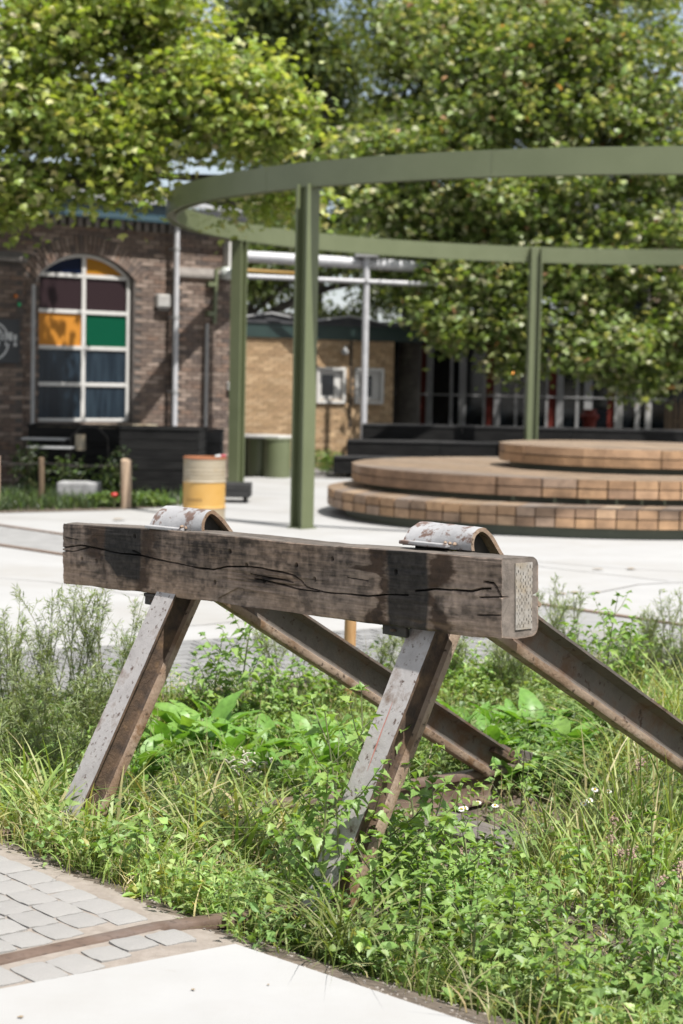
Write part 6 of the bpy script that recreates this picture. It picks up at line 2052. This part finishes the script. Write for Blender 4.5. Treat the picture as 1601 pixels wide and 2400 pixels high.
# ---- dock, daisies, dry flower heads, pale plume
t = thing("dock_plant", "dock with two broad pale green leaves among the small weeds at the right", "plant", (0.47, 5.80, float(soil_z(0.47, 5.8))))
for (yaw, pit, s, lab) in ((2.2, 1.15, .19, "broad upright dock leaf"), (-0.15, 0.55, .21, "broad dock leaf leaning right"), (0.9, 1.0, .11, None)):
    o = link("leaf", LC[1], t, leaf_matrix((0, 0, .05), yaw, pit, .25, s, .85))
    if lab: o["label"] = lab
m_ = MB(); m_.tube([(0, 0, 0), (0, 0, .06)], [.008, .006], 8); m_.build("stem", MT["stem"], t)


def daisy(label, x, y, h, seed):
    rr = random.Random(seed)
    z0 = float(soil_z(x, y))
    t = thing("daisy", label, "flower", (x, y, z0), group="daisies by the sleeper")
    e = Vector((rr.uniform(-.01, .01), rr.uniform(-.02, 0), h))
    m_ = MB(); m_.tube([(0, 0, 0), e * .5 + Vector((.004, 0, 0)), e], .0012, 5); m_.build("stem", MT["stem"], t)
    tilt = Matrix.Rotation(rr.uniform(.2, .7), 3, 'X')
    pm = MB()
    for k in range(13):
        a = k * 2 * math.pi / 13
        d, s = Vector((math.cos(a), math.sin(a), 0)), Vector((-math.sin(a), math.cos(a), 0))
        pm.add([e + tilt @ (d * .004 - s * .0012), e + tilt @ (d * .012 - s * .0026 + Vector((0, 0, .001))), e + tilt @ (d * .0155 - Vector((0, 0, .001))), e + tilt @ (d * .012 + s * .0026 + Vector((0, 0, .001))), e + tilt @ (d * .004 + s * .0012)], [(0, 1, 2, 3, 4)])
    pm.build("petals", MT["petal"], t)
    m_ = MB(); m_.lathe([(0, -.001), (.006, 0), (.0055, .003), (.003, .0055), (0, .006)], 10, 0, tuple(e)); m_.build("disc", MT["disc"], t, smooth=60)


DS_ = ((0.52, 7.02), (0.63, 7.05), (0.62, 6.93), (1.05, 7.12), (0.49, 6.98), (0.45, 6.66), (1.10, 7.15), (0.97, 6.85), (1.02, 7.05), (0.57, 7.1))
DSR = ranks(DS_)
for k, (x, y) in enumerate(DS_):
    daisy(DSR[k] + " of the white daisies standing by the weathered sleeper", x, y, 0.215 + 0.012 * (k % 4), 700 + k)


def seedhead(label, x, y, h, seed, m="seed", sc=1.0):
    rr = random.Random(seed)
    z0 = float(soil_z(x, y))
    t = thing("dry_flower_stalk", label, "dry flower", (x, y, z0), group="dry flower stalks")
    e = Vector((rr.uniform(-.06, .06) * h, rr.uniform(-.06, .06) * h, h))
    m_ = MB(); m_.tube([(0, 0, 0), e * .5 + Vector((.01 * rr.uniform(-1, 1), 0, 0)), e], [.0028, .0024, .0018], 5); m_.build("stalk", MT["dry_stem"], t)
    hb = MB()
    for k in range(34):
        c = e + Vector((rr.gauss(0, .008), rr.gauss(0, .008), rr.gauss(.004, .010))) * sc
        q = rr.uniform(.002, .0045) * sc
        hb.lathe([(0, -q), (q, -q * .3), (q * .8, q * .6), (0, q)], 6, 0, tuple(c))
    hb.build("seed_head", MT[m], t)


for k, (x, y, h, lab, sc) in enumerate(((0.16, 6.05, .36, "brown seed head on a stalk before the right front leg", 1.2), (0.15, 5.33, .13, "low brown seed head in the pale grass tuft", 1.0), (0.44, 6.2, .22, "small brown seed head above the dock leaves", .9),
        (1.30, 7.5, .52, "tall seed stalk standing before the right back brace", 1.7), (0.98, 6.0, .28, "brown seed head in the cluster at the right edge, left one", 1.1), (0.975, 6.15, .29, "brown seed head in the cluster at the right edge, upper one", 1.0), (1.02, 6.05, .27, "brown seed head in the cluster at the right edge, right one", 1.2),
        (1.23, 7.1, .36, "brown seed head in the sedge below the right back brace", 1.2), (1.08, 5.75, .24, "brown seed head low at the right edge, left one", 1.4), (1.14, 5.85, .27, "brown seed head low at the right edge, right one", 1.5), (1.02, 6.45, .28, "small brown seed head in the sedge, left one", 1.0), (1.07, 6.5, .27, "small brown seed head in the sedge, right one", 1.0))):
    seedhead(lab, x, y, h, 740 + k, sc=sc)
t = thing("pale_plume", "pale cream flower plume drooping in the grass between the front legs", "flower", (-0.41, 7.8, float(soil_z(-0.41, 7.8))))
m_ = MB(); m_.tube([(0, 0, 0), (0, 0, .16), (.03, 0, .22)], [.004, .003, .002], 5); m_.build("stalk", MT["dry_stem"], t)
pb = MB(); rr = random.Random(77)
for k in range(26):
    p = Vector((rr.gauss(0, .05), rr.gauss(0, .03), .17 + rr.gauss(0, .028)))
    q = p + Vector((rr.uniform(-.05, .05), rr.uniform(-.03, .03), rr.uniform(-.02, .035)))
    pb.tube([p, p.lerp(q, .5) + Vector((0, 0, .006)), q], [.004, .0045, .002], 5)
pb.build("plume", MT["plume"], t)

# ---- fallen leaves on the paving
FL_ = ((-2.62, 19.41, .1), (-2.5, 20.4, .2), (2.3, 15.97, .12), (1.9, 14.16, .11), (2.08, 14.22, .09), (1.72, 14.07, .12), (2.59, 16.1, .12), (-0.37, 4.73, .016), (-0.17, 4.78, .011), (1.5, 20.8, .12), (-0.80, 4.50, .02), (-1.5, 13.1, .06), (-1.9, 14.5, .1))
FLF, FLN = ranks([q for q in FL_ if q[1] > 10]), ranks([q for q in FL_ if q[1] <= 10])
kf = kn = 0
for k, (x, y, a) in enumerate(FL_):
    rr = random.Random(k)
    far = y > 10
    if far: wh = FLF[kf]; kf += 1
    else: wh = FLN[kn]; kn += 1
    t = thing("fallen_leaf", wh + " of the dry brown leaves lying on the white " + ("plaza" if far else "slab in front"), "leaf", (x, y, 0.003), rr.uniform(0, 6.28), group="fallen leaves on the plaza" if far else "fallen scraps on the near slab")
    v = PLANE[0] * a * np.array([.8, .8, .4]) + np.array([0, 0, .012 * a / .1])
    lf = link("blade", np_mesh("blade", v, [PLANE[1]], [MT["litter"]]), t)
